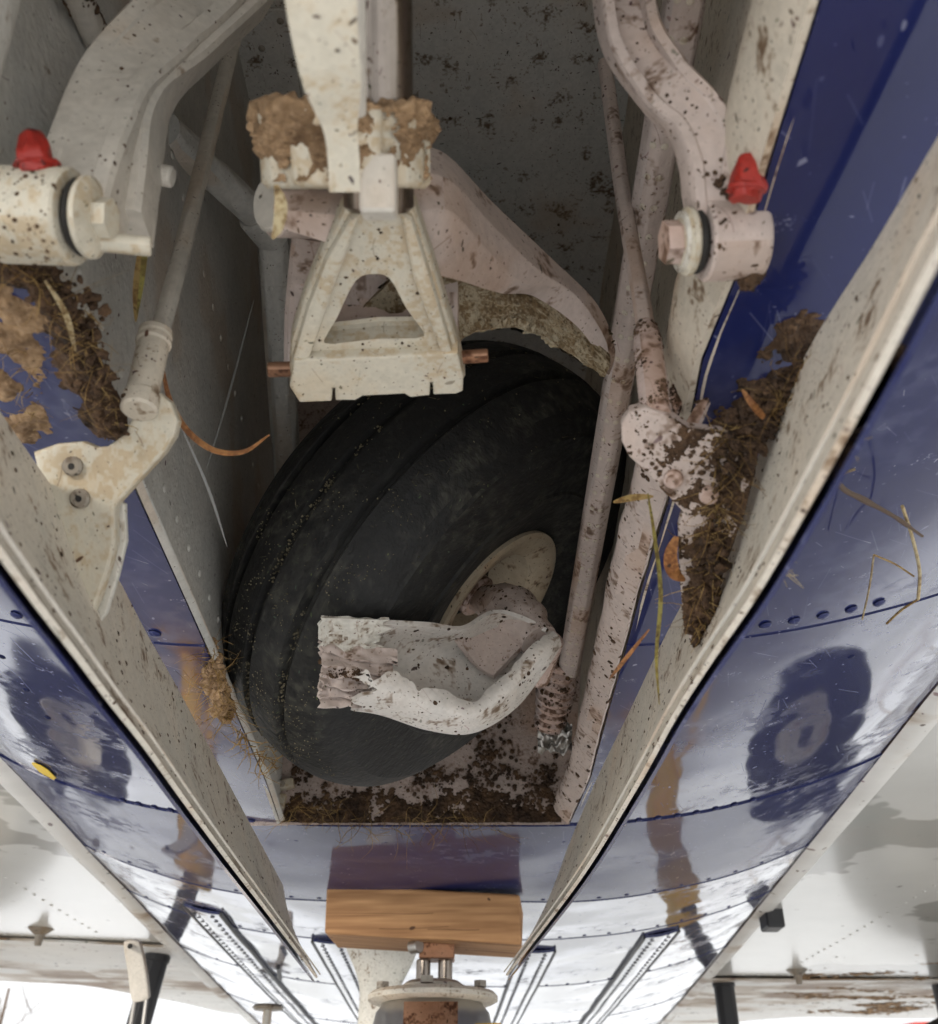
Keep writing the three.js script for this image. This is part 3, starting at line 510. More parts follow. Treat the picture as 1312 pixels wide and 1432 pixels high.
// bay doors hanging open
const curvePts = (list, y) => list.map(([x, py, yy]) => PY(x, py, yy ?? y));
function bayDoor(hingeP, freeP, sgn, mat) {
  const f = (u, v) => { const a = spline(hingeP, u), b = spline(freeP, u), p = a.lerp(b, v); p.x += sgn * 0.006 * Math.sin(v * Math.PI); return p; };
  const door = part(plane_, 'bay_door', sheet(f, 80, 14, 0.0022), mat);
  part(door, 'door_skin', sheet((u, v) => { const p = f(u, v * 1.035 - 0.01); p.x += sgn * 0.0042; p.y -= 0.0015; return p; }, 80, 10, 0.0016, v3(-sgn * 3, 0.4, -0.5)), M.blue);
  part(door, 'door_flange', sweep(Array.from({ length: 24 }, (_, i) => { const p = f(i / 23, 0.985); p.x -= sgn * 0.0025; p.y += 0.001; return p; }), () => ring(0.0007, 8), { n: 80, up: v3(0, 1, 0.01) }), M.cream);
  return [door, f];
}
const [leftDoor, fL] = bayDoor(
  curvePts([[-160, 340], [-60, 490], [0, 575], [60, 662], [112, 735], [160, 800], [205, 885], [250, 965], [300, 1058], [350, 1152], [396, 1238]], 0.238),
  curvePts([[-160, 520], [-60, 672], [0, 762], [60, 846], [110, 912], [160, 980], [210, 1045], [270, 1130], [330, 1212], [385, 1285], [445, 1366]], 0.14), -1, M.door);
const [rightDoor, fR] = bayDoor(
  curvePts([[1420, 0], [1312, 190], [1220, 345], [1130, 490], [1066, 626], [1000, 760], [930, 890], [878, 1000], [832, 1095], [792, 1190]], 0.255),
  curvePts([[1420, 150], [1312, 340], [1220, 520], [1130, 690], [1052, 828], [985, 928], [938, 1004], [880, 1110], [800, 1240], [707, 1363]], 0.155), 1, M.door);

// wings
function wing(sgn, slope, hF, hR, hO) {
  const hT = hR, TE = (u) => lerp(hR, hO, smooth(0, 0.22, u));
  const H0 = 0.7, rise = (h) => 0.05 * Math.exp(-Math.max(0, (h - H0) / 2.1) * 22), yU = (x, h) => 0.357 + slope * (Math.abs(x) - 0.45) + rise(h) - 0.008 * Math.sin(Math.PI * clamp((h - H0) / 2.1, 0, 1));
  const X = (u, h) => { const r = XC + sgn * (halfW(h) + 0.012); return lerp(r, sgn * 4.2, u * u * 0.6 + u * 0.4); }, th = (h) => 0.16 * Math.pow(clamp(1 - (h - H0) / (hF - H0 + 0.3), 0, 1), 0.8) * smooth(0.68, 0.9, h) + 0.012;
  const under = (u, v) => { const h = lerp(H0, hF, v), x = X(u, h); return W(x, yU(x, h) + 0.001 * noise(x * 4, h * 4, 2), h); };
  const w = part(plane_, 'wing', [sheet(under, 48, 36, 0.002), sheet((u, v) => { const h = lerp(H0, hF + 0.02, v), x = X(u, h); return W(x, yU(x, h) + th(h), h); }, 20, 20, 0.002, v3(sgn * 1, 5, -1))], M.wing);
  part(w, 'flap', [sheet((u, v) => { const h = lerp(hF + 0.006, TE(u), v), x = X(u, h); return W(x, yU(x, h) - 0.003 - 0.005 * Math.exp(-v * 9) + 0.004 * noise(x * 3, h * 5, 6), h); }, 50, 20, 0.004), sheet((u, v) => { const h = lerp(hF + 0.006, TE(u), v), x = X(u, h); return W(x, yU(x, h) + lerp(0.07, 0.004, v), h); }, 20, 6, 0.002, v3(sgn, 5, -1))], M.flap);
  const onW = (x, h, d = 0) => W(x, yU(x, h) - d, h);
  const oval = (cx, ch, rx, rh) => { const s = new THREE.Shape(); s.absellipse(0, 0, rx, rh, 0, 6.2832); const g = new THREE.ExtrudeGeometry(s, { depth: 0.002, bevelEnabled: true, bevelSize: 0.002, bevelThickness: 0.0015, bevelSegments: 2, curveSegments: 32 }); g.rotateX(Math.PI / 2); g.translate(...onW(cx, ch, 0.001).toArray()); return g; };
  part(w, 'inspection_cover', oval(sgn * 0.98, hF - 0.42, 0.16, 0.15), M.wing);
  part(w, 'drain_fitting', lathe([[0, 0.03], [0.006, 0.03], [0.009, 0.012], [0.022, 0.002], [0.024, 0], [0, 0]], onW(sgn * (sgn < 0 ? 0.80 : 0.72), hF - 0.1), down, 24), M.bolt);
  const list = []; for (let x = 0.62; x < 1.8; x += 0.035) for (const h of [1.3, hF - 0.02]) list.push(rivetAt(onW(sgn * x, h, 0.0004), down, 0.0035));
  for (let h = 0.95; h < hF - 0.05; h += 0.04) list.push(rivetAt(onW(sgn * 0.70, h, 0.0004), down, 0.003));
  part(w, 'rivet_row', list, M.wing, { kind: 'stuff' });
  // rubber-edged fillet along the fuselage
  part(plane_, 'wing_fillet', sheet((u, v) => { const h = lerp(0.72, hT + 0.3, v), xe = XC + sgn * halfW(h); return W(xe + sgn * lerp(-0.006, 0.022, u), yBelly(xe, h) - 0.0045 - 0.003 * Math.sin(u * 3.1), h); }, 6, 50, 0.003), M.flap);
}
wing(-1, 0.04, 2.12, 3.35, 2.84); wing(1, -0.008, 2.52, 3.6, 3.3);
// blade aerial and drain mast under the belly
{
  const c = PY(535, 1312, 0.272); const s = (t) => { const w = lerp(0.056, 0.027, smooth(0, 0.55, t)), d = 0.010; return Array.from({ length: 20 }, (_, i) => { const a = i / 20 * 6.2832; return [w * Math.cos(a), d * Math.sin(a)]; }); };
  part(plane_, 'blade_aerial', sweep([v3(c.x, c.y + 0.006, c.z), v3(c.x, c.y - 0.03, c.z - 0.004), v3(c.x - 0.004, c.y - 0.08, c.z - 0.02), v3(c.x - 0.006, c.y - 0.15, c.z - 0.03)], s, { n: 24, up: v3(0, 0, 1) }), M.white);
  const d = PY(375, 1408, 0.262), mast = part(plane_, 'drain_mast', rod(d, v3(d.x, d.y - 0.12, d.z), 0.009, 20), M.cream); part(mast, 'mast_base', rod(v3(d.x, d.y + 0.004, d.z), v3(d.x, d.y - 0.006, d.z), 0.032, 24), M.bolt);
  const e = PY(392, 1368, 0.268); part(mast, 'mast_wire', rod(e, v3(e.x + 0.012, e.y + 0.004, e.z + 0.10), 0.004, 10), M.blackPaint);
  const tab = PY(1078, 1278, 0.345), g = new RoundedBoxGeometry(0.03, 0.05, 0.05, 2, 0.004); g.translate(tab.x, tab.y, tab.z); part(plane_, 'gap_seal_tab', g, M.blackPaint);
}
// main wheels, unseen under the wings, raised and turned so the belly mirrors them
for (const [x, h] of [[-1.26, 2.5], [1.12, 2.5]]) {
  const c = W(x, 0.04, h), X = v3(-Math.sign(x) * 0.62, 0, 0.78).normalize();
  const leg = part(plane_, 'main_leg', rod(W(x, 0.36, h + 0.1), W(x, 0.04, h + 0.1), 0.035, 20), M.blackPaint);
  part(leg, 'main_tyre', lathe([[0.10, -0.07], [0.17, -0.082], [0.21, -0.075], [0.235, -0.04], [0.24, 0], [0.235, 0.04], [0.21, 0.075], [0.17, 0.082], [0.10, 0.07]], c, X, 48), M.rubber);
  part(leg, 'main_rim', lathe([[0.02, -0.02], [0.06, -0.02], [0.075, -0.05], [0.105, -0.074], [0.112, -0.07], [0.112, 0.07], [0.105, 0.074], [0.075, 0.05], [0.06, 0.02], [0.02, 0.02]], c, X, 40), M.white);
  part(leg, 'main_hub', rod(c.clone().addScaledVector(X, -0.03), c.clone().addScaledVector(X, 0.03), 0.03, 20), M.dark);
}

const blobBase = Array.from({ length: 6 }, (_, k) => { const g = new THREE.IcosahedronGeometry(1, 2), p = g.attributes.position, q = v3(); for (let i = 0; i < p.count; i++) { q.fromBufferAttribute(p, i); const s = 1 + 0.42 * noise(q.x * 1.6 + k * 7, q.y * 1.6, q.z * 1.6) + 0.3 * noise(q.x * 4, q.y * 4 + k * 3, q.z * 4); p.setXYZ(i, q.x * s, q.y * s * 0.8, q.z * s); } g.computeVertexNormals(); return finish(g); });
const crumbBase = Array.from({ length: 4 }, (_, k) => { const g = new THREE.IcosahedronGeometry(1, 0), p = g.attributes.position; const q = v3(); for (let i = 0; i < p.count; i++) { q.fromBufferAttribute(p, i); const s = 1 + 0.5 * noise(q.x * 2 + k * 5, q.y * 2, q.z * 2); p.setXYZ(i, q.x * s, q.y * s, q.z * s); } g.computeVertexNormals(); return finish(g); });
const qq = new THREE.Quaternion(), ee = new THREE.Euler();
function lump(c, r, base = blobBase, flat = 1, n) { const g = base[Math.floor(rnd() * base.length)].clone(); g.scale(r * rr(0.7, 1.3), r * rr(0.7, 1.2), r * rr(0.7, 1.3)); g.applyQuaternion(qq.setFromEuler(ee.set(rr(0, 6), rr(0, 6), rr(0, 6)))); if (n) { g.scale(1, flat, 1); g.applyQuaternion(qq.setFromUnitVectors(v3(0, 1, 0), n)); } g.translate(c.x, c.y, c.z); return g; }
const fibre = (a, b, sag, r) => { const m = a.clone().lerp(b, 0.5).add(sag); return sweep([a, m, b], (t) => ring(r * (1 - 0.7 * t), 4, 0.6), { n: 5, crease: 3 }); };
// ---------------------------------------------------------------- the nose wheel, jammed in the bay
{
  const c = W(-0.023, 0.390, 0.694), A = v3(0.7265, -0.6774, 0.1156).normalize(), R = 0.183;
  const wheel = thing('nose_wheel', 'dirty black nose wheel jammed askew in the bay with a broken stump of fork', 'wheel', c);
  const prof = [];
  const grooves = [-0.034, -0.006, 0.026];
  prof.push([0.060, -0.046], [0.068, -0.057], [0.095, -0.0655], [0.125, -0.067], [0.148, -0.0645], [0.162, -0.058]);
  for (let i = 0; i <= 120; i++) { const y = lerp(-0.054, 0.054, i / 120); let r = R - 0.016 * Math.pow(Math.abs(y) / 0.054, 2.6); for (const g of grooves) { const d = Math.abs(y - g); if (d < 0.0044) r -= 0.0062 * (1 - smooth(0.0016, 0.0044, d)); } prof.push([r, y]); }
  prof.push([0.162, 0.058], [0.153, 0.0622], [0.151, 0.0642], [0.146, 0.0648], [0.125, 0.067], [0.108, 0.0668], [0.106, 0.0682], [0.102, 0.0682], [0.095, 0.0655], [0.080, 0.061], [0.068, 0.057], [0.060, 0.046]);
  part(wheel, 'tyre', lathe(prof, c, A, 160), M.rubber);
  const rimM = std({ color: lin(0.50, 0.42, 0.31), map: T.spat, roughness: 0.7 });
  const rim = part(wheel, 'rim', lathe([[0, 0.012], [0.030, 0.012], [0.036, 0.018], [0.044, 0.040], [0.045, 0.052], [0.048, 0.0555], [0.065, 0.0615], [0.069, 0.0605], [0.069, 0.048], [0.060, 0.043], [0.058, -0.05], [0.067, -0.062], [0.045, -0.055], [0.03, -0.03], [0, -0.03]], c, A, 80), rimM);
  part(rim, 'hub', lathe([[0, 0.034], [0.018, 0.034], [0.024, 0.030], [0.026, 0.012], [0, 0.012]], c, A, 40), M.dark); part(rim, 'axle_washer', lathe([[0, 0.043], [0.015, 0.043], [0.017, 0.041], [0.017, 0.034], [0, 0.034]], c, A, 32), M.pinkHeavy);
  { // dirt packed in the grooves and grass clippings on the tread
    srand(61); const dirt = [], e1 = v3().crossVectors(A, v3(0, 1, 0)).normalize(), e2 = v3().crossVectors(A, e1), at = (a, y, r) => c.clone().addScaledVector(A, y).addScaledVector(e1, r * Math.cos(a)).addScaledVector(e2, r * Math.sin(a));
    const rad = (y) => R - 0.016 * Math.pow(Math.min(1, Math.abs(y) / 0.054), 2.6);
    const seen = (a, y) => { const p = at(a, y, R), n = e1.clone().multiplyScalar(Math.cos(a)).addScaledVector(e2, Math.sin(a)); return n.dot(v3().subVectors(CAM, p)) > -0.02; };
    for (const g of grooves) for (let i = 0; i < 1100; i++) { const a = rr(0, 6.283); if (!seen(a, g) || noise(a * 2.2, g * 50, 3) + 0.4 * noise(a * 9, g * 50, 3) < 0.05) continue; dirt.push(lump(at(a, g + rr(-0.0022, 0.0022), rad(g) - rr(0.0006, 0.004)), rr(0.0003, 0.0010), crumbBase)); }
    part(wheel, 'groove_dirt', dirt, M.mudGrey, { kind: 'stuff' });
    const clip = [];
    for (let i = 0; i < 420; i++) { const a = rr(0, 6.283), y = rr(-0.054, 0.066); if (!seen(a, y)) continue; const r = y < 0.054 ? rad(y) + 0.0003 : lerp(0.162, 0.148, (y - 0.054) / 0.012) + 0.001, p = at(a, y, r), d = e1.clone().multiplyScalar(-Math.sin(a)).addScaledVector(e2, Math.cos(a)).multiplyScalar(rr(-1, 1)).addScaledVector(A, rr(-1, 1)).normalize().multiplyScalar(rr(0.001, 0.007)); if (rnd() < 0.35) clip.push(fibre(p, p.clone().add(d), v3(0, -0.0006, 0.0006), 0.00025)); else clip.push(lump(p, rr(0.0002, 0.0007), crumbBase)); }
    for (let i = 0; i < 9000; i++) { const a = rr(0, 6.283), y = rr(-0.054, 0.054), p = at(a, y, rad(y) + 0.0001); if (!seen(a, y) || p.y - YC > 0.36 + 0.05 * noise(a * 3, y * 40, 2) || noise(p.x * 40, p.y * 40, p.z * 40) < -0.05 + (p.y - YC - 0.25) * 1.5) continue; clip.push(lump(p, rr(0.00015, 0.0006), crumbBase)); }
    part(wheel, 'clippings', clip, M.mudGrey, { kind: 'stuff' });
  }
  const rc = (k) => c.clone().addScaledVector(A, k);
  const rows = [
    [[444, 866, .608], [530, 872, .622], [600, 876, .64], [648, 880, .66], [690, 858, .682], [728, 866, .685], [762, 884, .68]],
    [[450, 892, .622], [530, 898, .642], [600, 905, .67], [652, 915, .69], [700, 885, .70], [738, 880, .695], [770, 890, .685]],
    [[452, 930, .630], [530, 940, .648], [600, 955, .672], [660, 968, .685], [712, 930, .692], [750, 900, .69], [776, 894, .683]],
    [[450, 984, .622], [525, 991, .636], [600, 1014, .652], [660, 1018, .664], [716, 986, .67], [755, 938, .675], [780, 900, .68]],
    [[455, 962, .606], [527, 966, .612], [600, 988, .625], [662, 998, .638], [714, 962, .648], [752, 918, .66], [778, 892, .675]],
    [[462, 936, .608], [526, 932, .614], [602, 958, .628], [658, 979, .642], [708, 944, .654], [744, 902, .666], [772, 886, .678]],
  ].map((r) => r.map((q) => P(...q)));
  const f = patch(rows);
  const fork = part(wheel, 'broken_fork', sheet((u, v) => { const cut = v > 0.52 ? 0.17 : 0.03, ju = u < 0.3 ? (1 - u / 0.3) * cut * (0.75 + 0.5 * noise(v * 9, 2, 8) + 0.25 * noise(v * 31, 2, 8)) : 0, jv = v > 0.8 ? -0.13 * (v - 0.8) / 0.2 * (0.45 + noise(u * 9, 6, 3) + 0.35 * noise(u * 27, 1, 3)) : 0; const p = f(u + ju, clamp(v + jv, 0, 1)); return p; }, 110, 70, 0.003), M.forkPaint);
  part(fork, 'fork_knuckle', sweep([rc(0.010), rc(0.040), P(712, 848, 0.725), P(734, 874, 0.70), P(754, 896, 0.685)], (t) => ring(lerp(0.0115, 0.0185, smooth(0.15, 0.75, t)) * (1 - 0.3 * smooth(0.8, 1, t)) * (1 + 0.05 * Math.sin(t * 40)), 24, 0.8), { n: 30 }), M.pink);
  part(fork, 'knuckle_web', sheet(patch([[[640, 892, .668], [664, 866, .69], [692, 838, .715], [714, 836, .71]], [[668, 930, .678], [692, 898, .69], [716, 866, .70], [738, 860, .695]], [[690, 945, .672], [718, 915, .68], [744, 890, .685], [765, 882, .682]]].map((r) => r.map((q) => P(...q)))), 24, 18, 0.004), M.pink);
  for (let k = 0; k < 6; k++) part(fork, 'crumpled_layer', sheet((u, v) => { const e = u < 0.2 ? (0.2 - u) * 40 * (0.5 + noise(v * 5, k * 3.1, 1)) : 0, y0 = 893 + k * 15, p = P(lerp(446 + 4 * noise(k * 2.7, 1, 1), 556 - k * 5 + 14 * noise(k * 1.9, 4, 2), u) + e, lerp(y0, y0 + 21, v) + u * (16 - k * 3) + (u > 0.7 ? (u - 0.7) * 40 * noise(v * 6 + k, k, 3) : 0) + 5 * noise(u * 5 + k * 2, k, v * 0.6), 0.612 + u * 0.016 + 0.006 * Math.abs(k - 2.5) / 2.5 - 0.007 * v + 0.007 * noise(u * 4 + k * 3, v * 1.2, k * 2.3)); return p; }, 36, 8, 0.0016), M.pink);
  part(fork, 'torn_flange', sheet((u, v) => { const e = (u < 0.15 ? (0.15 - u) * 60 * (0.6 + noise(v * 7, 2, 4)) : 0) + (u > 0.6 ? (u - 0.6) * (-70 * v + 90 * (0.3 + noise(v * 6, 1, 7)) - 30) : 0); return P(lerp(443, 546, u) + e, lerp(864, 916 + 6 * noise(u * 7, 2, 1), v) + 3 * u, lerp(0.604, 0.622, u) + 0.013 * v + 0.004 * noise(u * 5, v * 4, 4)); }, 40, 14, 0.002), M.white);
  const bolt = part(fork, 'axle_lug', rod(P(770, 892, 0.69), P(748, 950, 0.71), 0.010, 20), M.pinkHeavy);
}

// ---------------------------------------------------------------- red plastic caps on the grease fittings
for (const [px, py, d, lean, label] of [[47, 210, 0.338, [-0.15, 1, 0.1], 'red plastic cap on the left pivot barrel'], [1046, 244, 0.338, [0.10, 1, 0.05], 'red plastic cap on the right, muddy pivot barrel']]) {
  const c = P(px, py, d), up = camUp.clone().add(v3(lean[0], 0, 0)).normalize(), b = c.clone().addScaledVector(up, -0.0075);
  const t = thing('grease_cap', label, 'plastic cap', b);
  const lumpy = (g) => { const p = g.attributes.position; for (let i = 0; i < p.count; i++) { const x = p.getX(i), y = p.getY(i), z = p.getZ(i), q = 0.0016; p.setXYZ(i, x + q * noise(x * 260, y * 260, z * 260), y + q * 0.6 * noise(x * 260, y * 260 + 9, z * 260), z + q * noise(x * 260 + 5, y * 260, z * 260)); } g.computeVertexNormals(); return toCreasedNormals(g, 1.2); };
  part(t, 'cap_body', lumpy(lathe([[0, -0.001], [0.0048, -0.001], [0.0055, 0.0008], [0.0056, 0.005], [0.0052, 0.0075], [0.0048, 0.0095], [0.0042, 0.012], [0.0032, 0.0135], [0.0018, 0.0142], [0, 0.0145]], b, up, 24)), M.red);
  part(t, 'cap_tab', new RoundedBoxGeometry(0.0065, 0.0028, 0.005, 2, 0.001).applyQuaternion(camera.quaternion).translate(b.x + 0.004, b.y + 0.003, b.z + 0.001), M.red);
  part(t, 'cap_collar', lumpy(lathe([[0, 0], [0.0066, 0], [0.0068, 0.001], [0.006, 0.002], [0, 0.002]], b.clone().addScaledVector(up, 0.0015), up, 24)), M.red);
}

// ---------------------------------------------------------------- jack with its wooden block
{
  const h0 = 1.27, a = PH(458, 1268, h0), b = PH(733, 1287, h0), L = a.distanceTo(b), c = a.clone().lerp(b, 0.5);
  const g = new RoundedBoxGeometry(L, 0.056, 0.10, 3, 0.004), p = g.attributes.position;
  for (let i = 0; i < p.count; i++) p.setXYZ(i, p.getX(i) + 0.004 * noise(p.getY(i) * 30, p.getZ(i) * 30, 3), p.getY(i) + 0.0012 * noise(p.getX(i) * 12, p.getZ(i) * 60, 5), p.getZ(i) + 0.0012 * noise(p.getX(i) * 10, p.getY(i) * 90, 8));
  const u = finish(g); u.computeVertexNormals();
  u.rotateZ(Math.atan2(b.y - a.y, b.x - a.x)); u.rotateY(-0.07); u.translate(c.x, c.y, c.z - 0.05);
  single('wood_block', u, M.wood, 'sawn wooden block between the jack head and the blue belly', 'wooden block');
  const top = PH(607, 1312, h0 + 0.04), x = top.x, z = top.z, y = top.y, G = (yy) => v3(x, yy, z);
  const jack = thing('jack', 'rusty grey hydraulic jack standing under the wooden block', 'jack', v3(x, 0, z));
  const hb = new RoundedBoxGeometry(0.042, 0.026, 0.035, 2, 0.002); hb.translate(x + 0.004, y - 0.012, z);
  part(jack, 'jack_head', hb, M.copper);
  part(jack, 'head_pin', rod(v3(x - 0.026, y - 0.012, z + 0.012), v3(x - 0.016, y - 0.012, z + 0.022), 0.008, 20), M.steel);
  for (const dx of [-0.012, 0.014]) part(jack, 'ram', rod(v3(x + dx, y - 0.024, z), v3(x + dx, y - 0.12, z), 0.0085, 24), M.chrome);
  part(jack, 'top_collar', lathe([[0, 0], [0.03, 0], [0.036, 0.004], [0.036, 0.010], [0.072, 0.012], [0.076, 0.016], [0.076, 0.021], [0.070, 0.024], [0, 0.024]], G(y - 0.048), down, 40), M.creamSpat);
  part(jack, 'jack_body', lathe([[0, 0], [0.058, 0], [0.066, 0.01], [0.088, 0.10], [0.096, 0.30], [0.10, y - 0.072 - 0.03], [0, y - 0.072 - 0.03]], G(y - 0.072), down, 48), M.steel);
  part(jack, 'window_plate', sweep([v3(x + 0.0, y - 0.078, z + 0.062), v3(x + 0.0, y - 0.20, z + 0.094)], () => [[-0.03, -0.004], [0.03, -0.004], [0.03, 0.004], [-0.03, 0.004]], { n: 4, up: v3(0, 0, 1) }), M.copper);
  part(jack, 'yellow_tag', sweep([v3(x + 0.06, y - 0.098, z + 0.04), v3(x + 0.075, y - 0.16, z + 0.06)], () => [[-0.018, -0.004], [0.018, -0.004], [0.018, 0.004], [-0.018, 0.004]], { n: 4, up: v3(0.5, 0, 1) }), M.orange);
  for (let k = 0; k < 5; k++) { const q = k / 5 * 6.283 + 0.4; part(jack, 'collar_bolt', hex(v3(x + 0.06 * Math.cos(q), y - 0.057, z + 0.06 * Math.sin(q)), v3(x + 0.06 * Math.cos(q), y - 0.05, z + 0.06 * Math.sin(q)), 0.008), M.bolt); }
  part(jack, 'jack_foot', lathe([[0, 0], [0.16, 0], [0.165, 0.005], [0.165, 0.022], [0.12, 0.032], [0, 0.032]], v3(x, 0, z), v3(0, 1, 0), 48), M.steel);
}
// black posts with orange lower bodies, holding the wing roots
for (const [px, py, y, lean, label] of [[1012, 1376, 0.345, 0, 'black-topped orange support post under the right wing root'], [220, 1340, 0.345, -0.10, 'black-topped orange support post leaning under the left wing root']]) {
  const t = PY(px, py, y), foot = v3(t.x + lean, 0, t.z + 0.02);
  const st = thing('support_post', label, 'support post', foot);
  const at = (k) => t.clone().lerp(foot, k);
  part(st, 'post_tube', rod(at(0), at(0.20), 0.0235, 32), M.blackPaint);
  part(st, 'post_cap', rod(at(-0.012), at(0.012), 0.0262, 32), M.blackPaint);
  part(st, 'post_body', rod(at(0.18), at(0.97), 0.055, 32), M.orange);
  part(st, 'lock_collar', rod(at(0.40), at(0.44), 0.062, 32), M.steel);
  part(st, 'post_foot', lathe([[0, 0], [0.14, 0], [0.14, 0.02], [0.05, 0.035], [0, 0.035]], foot, v3(0, 1, 0), 40), M.orange);
  for (const q of [0.5, 2.6, 4.7]) part(st, 'post_stay', rod(at(0.62), v3(foot.x + 0.26 * Math.cos(q), 0.01, foot.z + 0.26 * Math.sin(q)), 0.012, 14), M.orange);
}
// cream paddle on two thin rods in front of the left post
{
  const b = P(200, 1478, 1.42), t = thing('paddle', 'cream paddle on two thin rods in front of the left black post', 'paddle', v3(b.x, 0, b.z));
  const pl = [P(185, 1390, 1.42), P(210, 1392, 1.42), P(186, 1320, 1.43)];
  part(t, 'paddle_blade', plate(curvy([[172, 1322], [178, 1316], [190, 1316], [196, 1322], [203, 1352], [208, 1390], [206, 1398], [192, 1402], [183, 1398], [178, 1360]], 3), pl, 0.012, { bevel: 0.003 }), M.cream);
  part(t, 'paddle_hole', rod(P(182, 1323, 1.426), P(182, 1323, 1.40), 0.0035, 14), M.dark);
  for (const px of [189, 205]) { const a = P(px, 1396, 1.424); part(t, 'paddle_rod', rod(a, v3(a.x + (px - 190) * 0.0015, 0.005, a.z + 0.02), 0.0028, 10), M.steel); }
}

// ---------------------------------------------------------------- mud, grass and straw carried into the bay
// clods along a line of [px, py, distance, spread, size]
function clods(path, n, s, flat) { srand(s); const out = [], L = path.length - 1; for (let i = 0; i < n; i++) { const t = rnd() * L, k = Math.min(L - 1, Math.floor(t)), f = t - k, m = path[k].map((a, j) => lerp(a, path[k + 1][j], f)), g = () => (rnd() + rnd() + rnd() - 1.5) / 0.75; const c = P(m[0] + g() * m[3], m[1] + g() * m[3], m[2] + g() * 0.004); out.push(flat ? lump(c, m[4] * (0.25 + 0.9 * Math.pow(rnd(), 2)), blobBase, flat, v3(0, 1, 0)) : lump(c, m[4] * (0.22 + 0.85 * Math.pow(rnd(), 2.2)))); } return out; }
function fibres(path, n, s, len, r = 0.00035) { srand(s); const out = [], L = path.length - 1; for (let i = 0; i < n; i++) { const t = rnd() * L, k = Math.min(L - 1, Math.floor(t)), f = t - k, m = path[k].map((a, j) => lerp(a, path[k + 1][j], f)); const c = P(m[0] + rr(-1, 1) * m[3], m[1] + rr(-1, 1) * m[3], m[2] - 0.004), d = v3(rr(-1, 1), rr(-1.2, 0.5), rr(-0.6, 1)).normalize().multiplyScalar(rr(0.4, 1) * len); out.push(fibre(c, c.clone().add(d), v3(rr(-1, 1), rr(-1, 1), rr(-1, 1)).multiplyScalar(len * 0.2), r * rr(0.6, 1.4))); } return out; }
{
  const L1 = [[-10, 350, .352, 14, .006], [70, 395, .37, 16, .007], [110, 430, .385, 18, .008], [128, 490, .40, 16, .008], [140, 560, .415, 20, .008], [165, 600, .425, 14, .006]];
  const bm = (x, y, sp, r) => [x, y, -PY(x, y, 0.271).sub(CAM).applyQuaternion(camera.quaternion.clone().invert()).z, sp, r], L2 = [bm(-30, 450, 16, .006), bm(10, 490, 16, .007), bm(48, 520, 14, .006), bm(40, 580, 16, .006), bm(30, 610, 12, .005)], L2b = [bm(0, 436, 5, .004), bm(30, 440, 6, .004), bm(64, 446, 5, .003)];
  const L3 = [[1150, 480, .378, 8, .003], [1110, 530, .395, 14, .005], [1065, 585, .408, 16, .0065], [1020, 622, .416, 22, .006], [1012, 660, .42, 20, .003], [1004, 720, .43, 14, .0025], [990, 770, .436, 14, .005], [985, 830, .447, 16, .0065], [975, 880, .456, 12, .005]];
  single('mud_clods', clods(L3.map((q) => [q[0], q[1], q[2], q[3] * 1.1, q[4] * 0.5]), 1900, 13), M.mud, 'dark earth packed onto the right gooseneck hinge and door fold', 'mud', null, 'stuff');
  single('mud_clods', clods([[1052, 262, .352, 5, .003], [1066, 290, .358, 4, .0035], [1062, 350, .362, 5, .003], [1046, 398, .366, 8, .004], [1010, 252, .352, 9, .0016], [980, 240, .356, 8, .0014]], 150, 24), M.mud, 'dark earth clinging round the right pivot barrel and its red cap', 'mud', null, 'stuff');
  single('mud_clods', [...clods(L1.map((q) => [q[0], q[1], q[2], q[3] * 1.2, q[4] * 0.28]), 420, 11)], M.mud, 'loose crumbs of earth below the left pivot barrel', 'mud', null, 'stuff');
  single('root_fibres', [...fibres(L1, 90, 14, 0.024, 0.0002), ...fibres(L2, 30, 15, 0.014, 0.0002)], M.straw, 'fine root fibres in the earth on the left side of the bay', 'roots', null, 'stuff');
  single('root_fibres', fibres(L3, 170, 16, 0.022, 0.0002), M.straw, 'fine root fibres in the earth on the right hinge', 'roots', null, 'stuff');
  const L4 = [[294, 900, .655, 6, .004], [303, 950, .672, 8, .006], [312, 985, .685, 8, .006], [318, 1005, .69, 5, .003]];
  single('mud_clods', clods(L4, 160, 17), M.mudDry, 'tuft of earth and roots hanging between tyre and left bay edge', 'mud', null, 'stuff');
  single('root_fibres', [...fibres(L4, 120, 18, 0.03, 0.00022), ...fibres([[330, 1020, .75, 8, 0], [390, 1075, .76, 8, 0]], 40, 28, 0.03, 0.0004)], M.straw, 'roots trailing from the tuft beside the tyre', 'roots', null, 'stuff');
  // earth thrown on the rear wall, thickest along its foot
  srand(19); const crumbs = [], big = [];
  for (let i = 0; i < 6500; i++) { const x = rr(-0.178, 0.088), y = yMouth + 0.004 + 0.15 * Math.pow(rnd(), 1.6), k = noise(x * 22, y * 26, 4) + 0.5 * noise(x * 60, y * 60, 1); if (k < 0.0 + 3.4 * (y - yMouth) && rnd() > 0.1) continue; const n = v3(0, 0, 1); crumbs.push(lump(W(x, y, HAFT - 0.0075), 0.0006 + 0.0026 * Math.pow(rnd(), 2.2), crumbBase, 0.5, n)); }
  for (let i = 0; i < 0; i++) { const x = rr(-0.17, 0.06), y = yMouth + 0.003 + 0.03 * Math.pow(rnd(), 1.8); if (noise(x * 25, 5, 2) < -0.12) continue; big.push(lump(W(x, y, HAFT - 0.010 - rr(0, 0.006)), rr(0.002, 0.006))); }
  single('mud_spatter', [...crumbs, ...big], M.mud, 'thick brown earth spattered over the rear wall of the bay', 'mud', null, 'stuff');
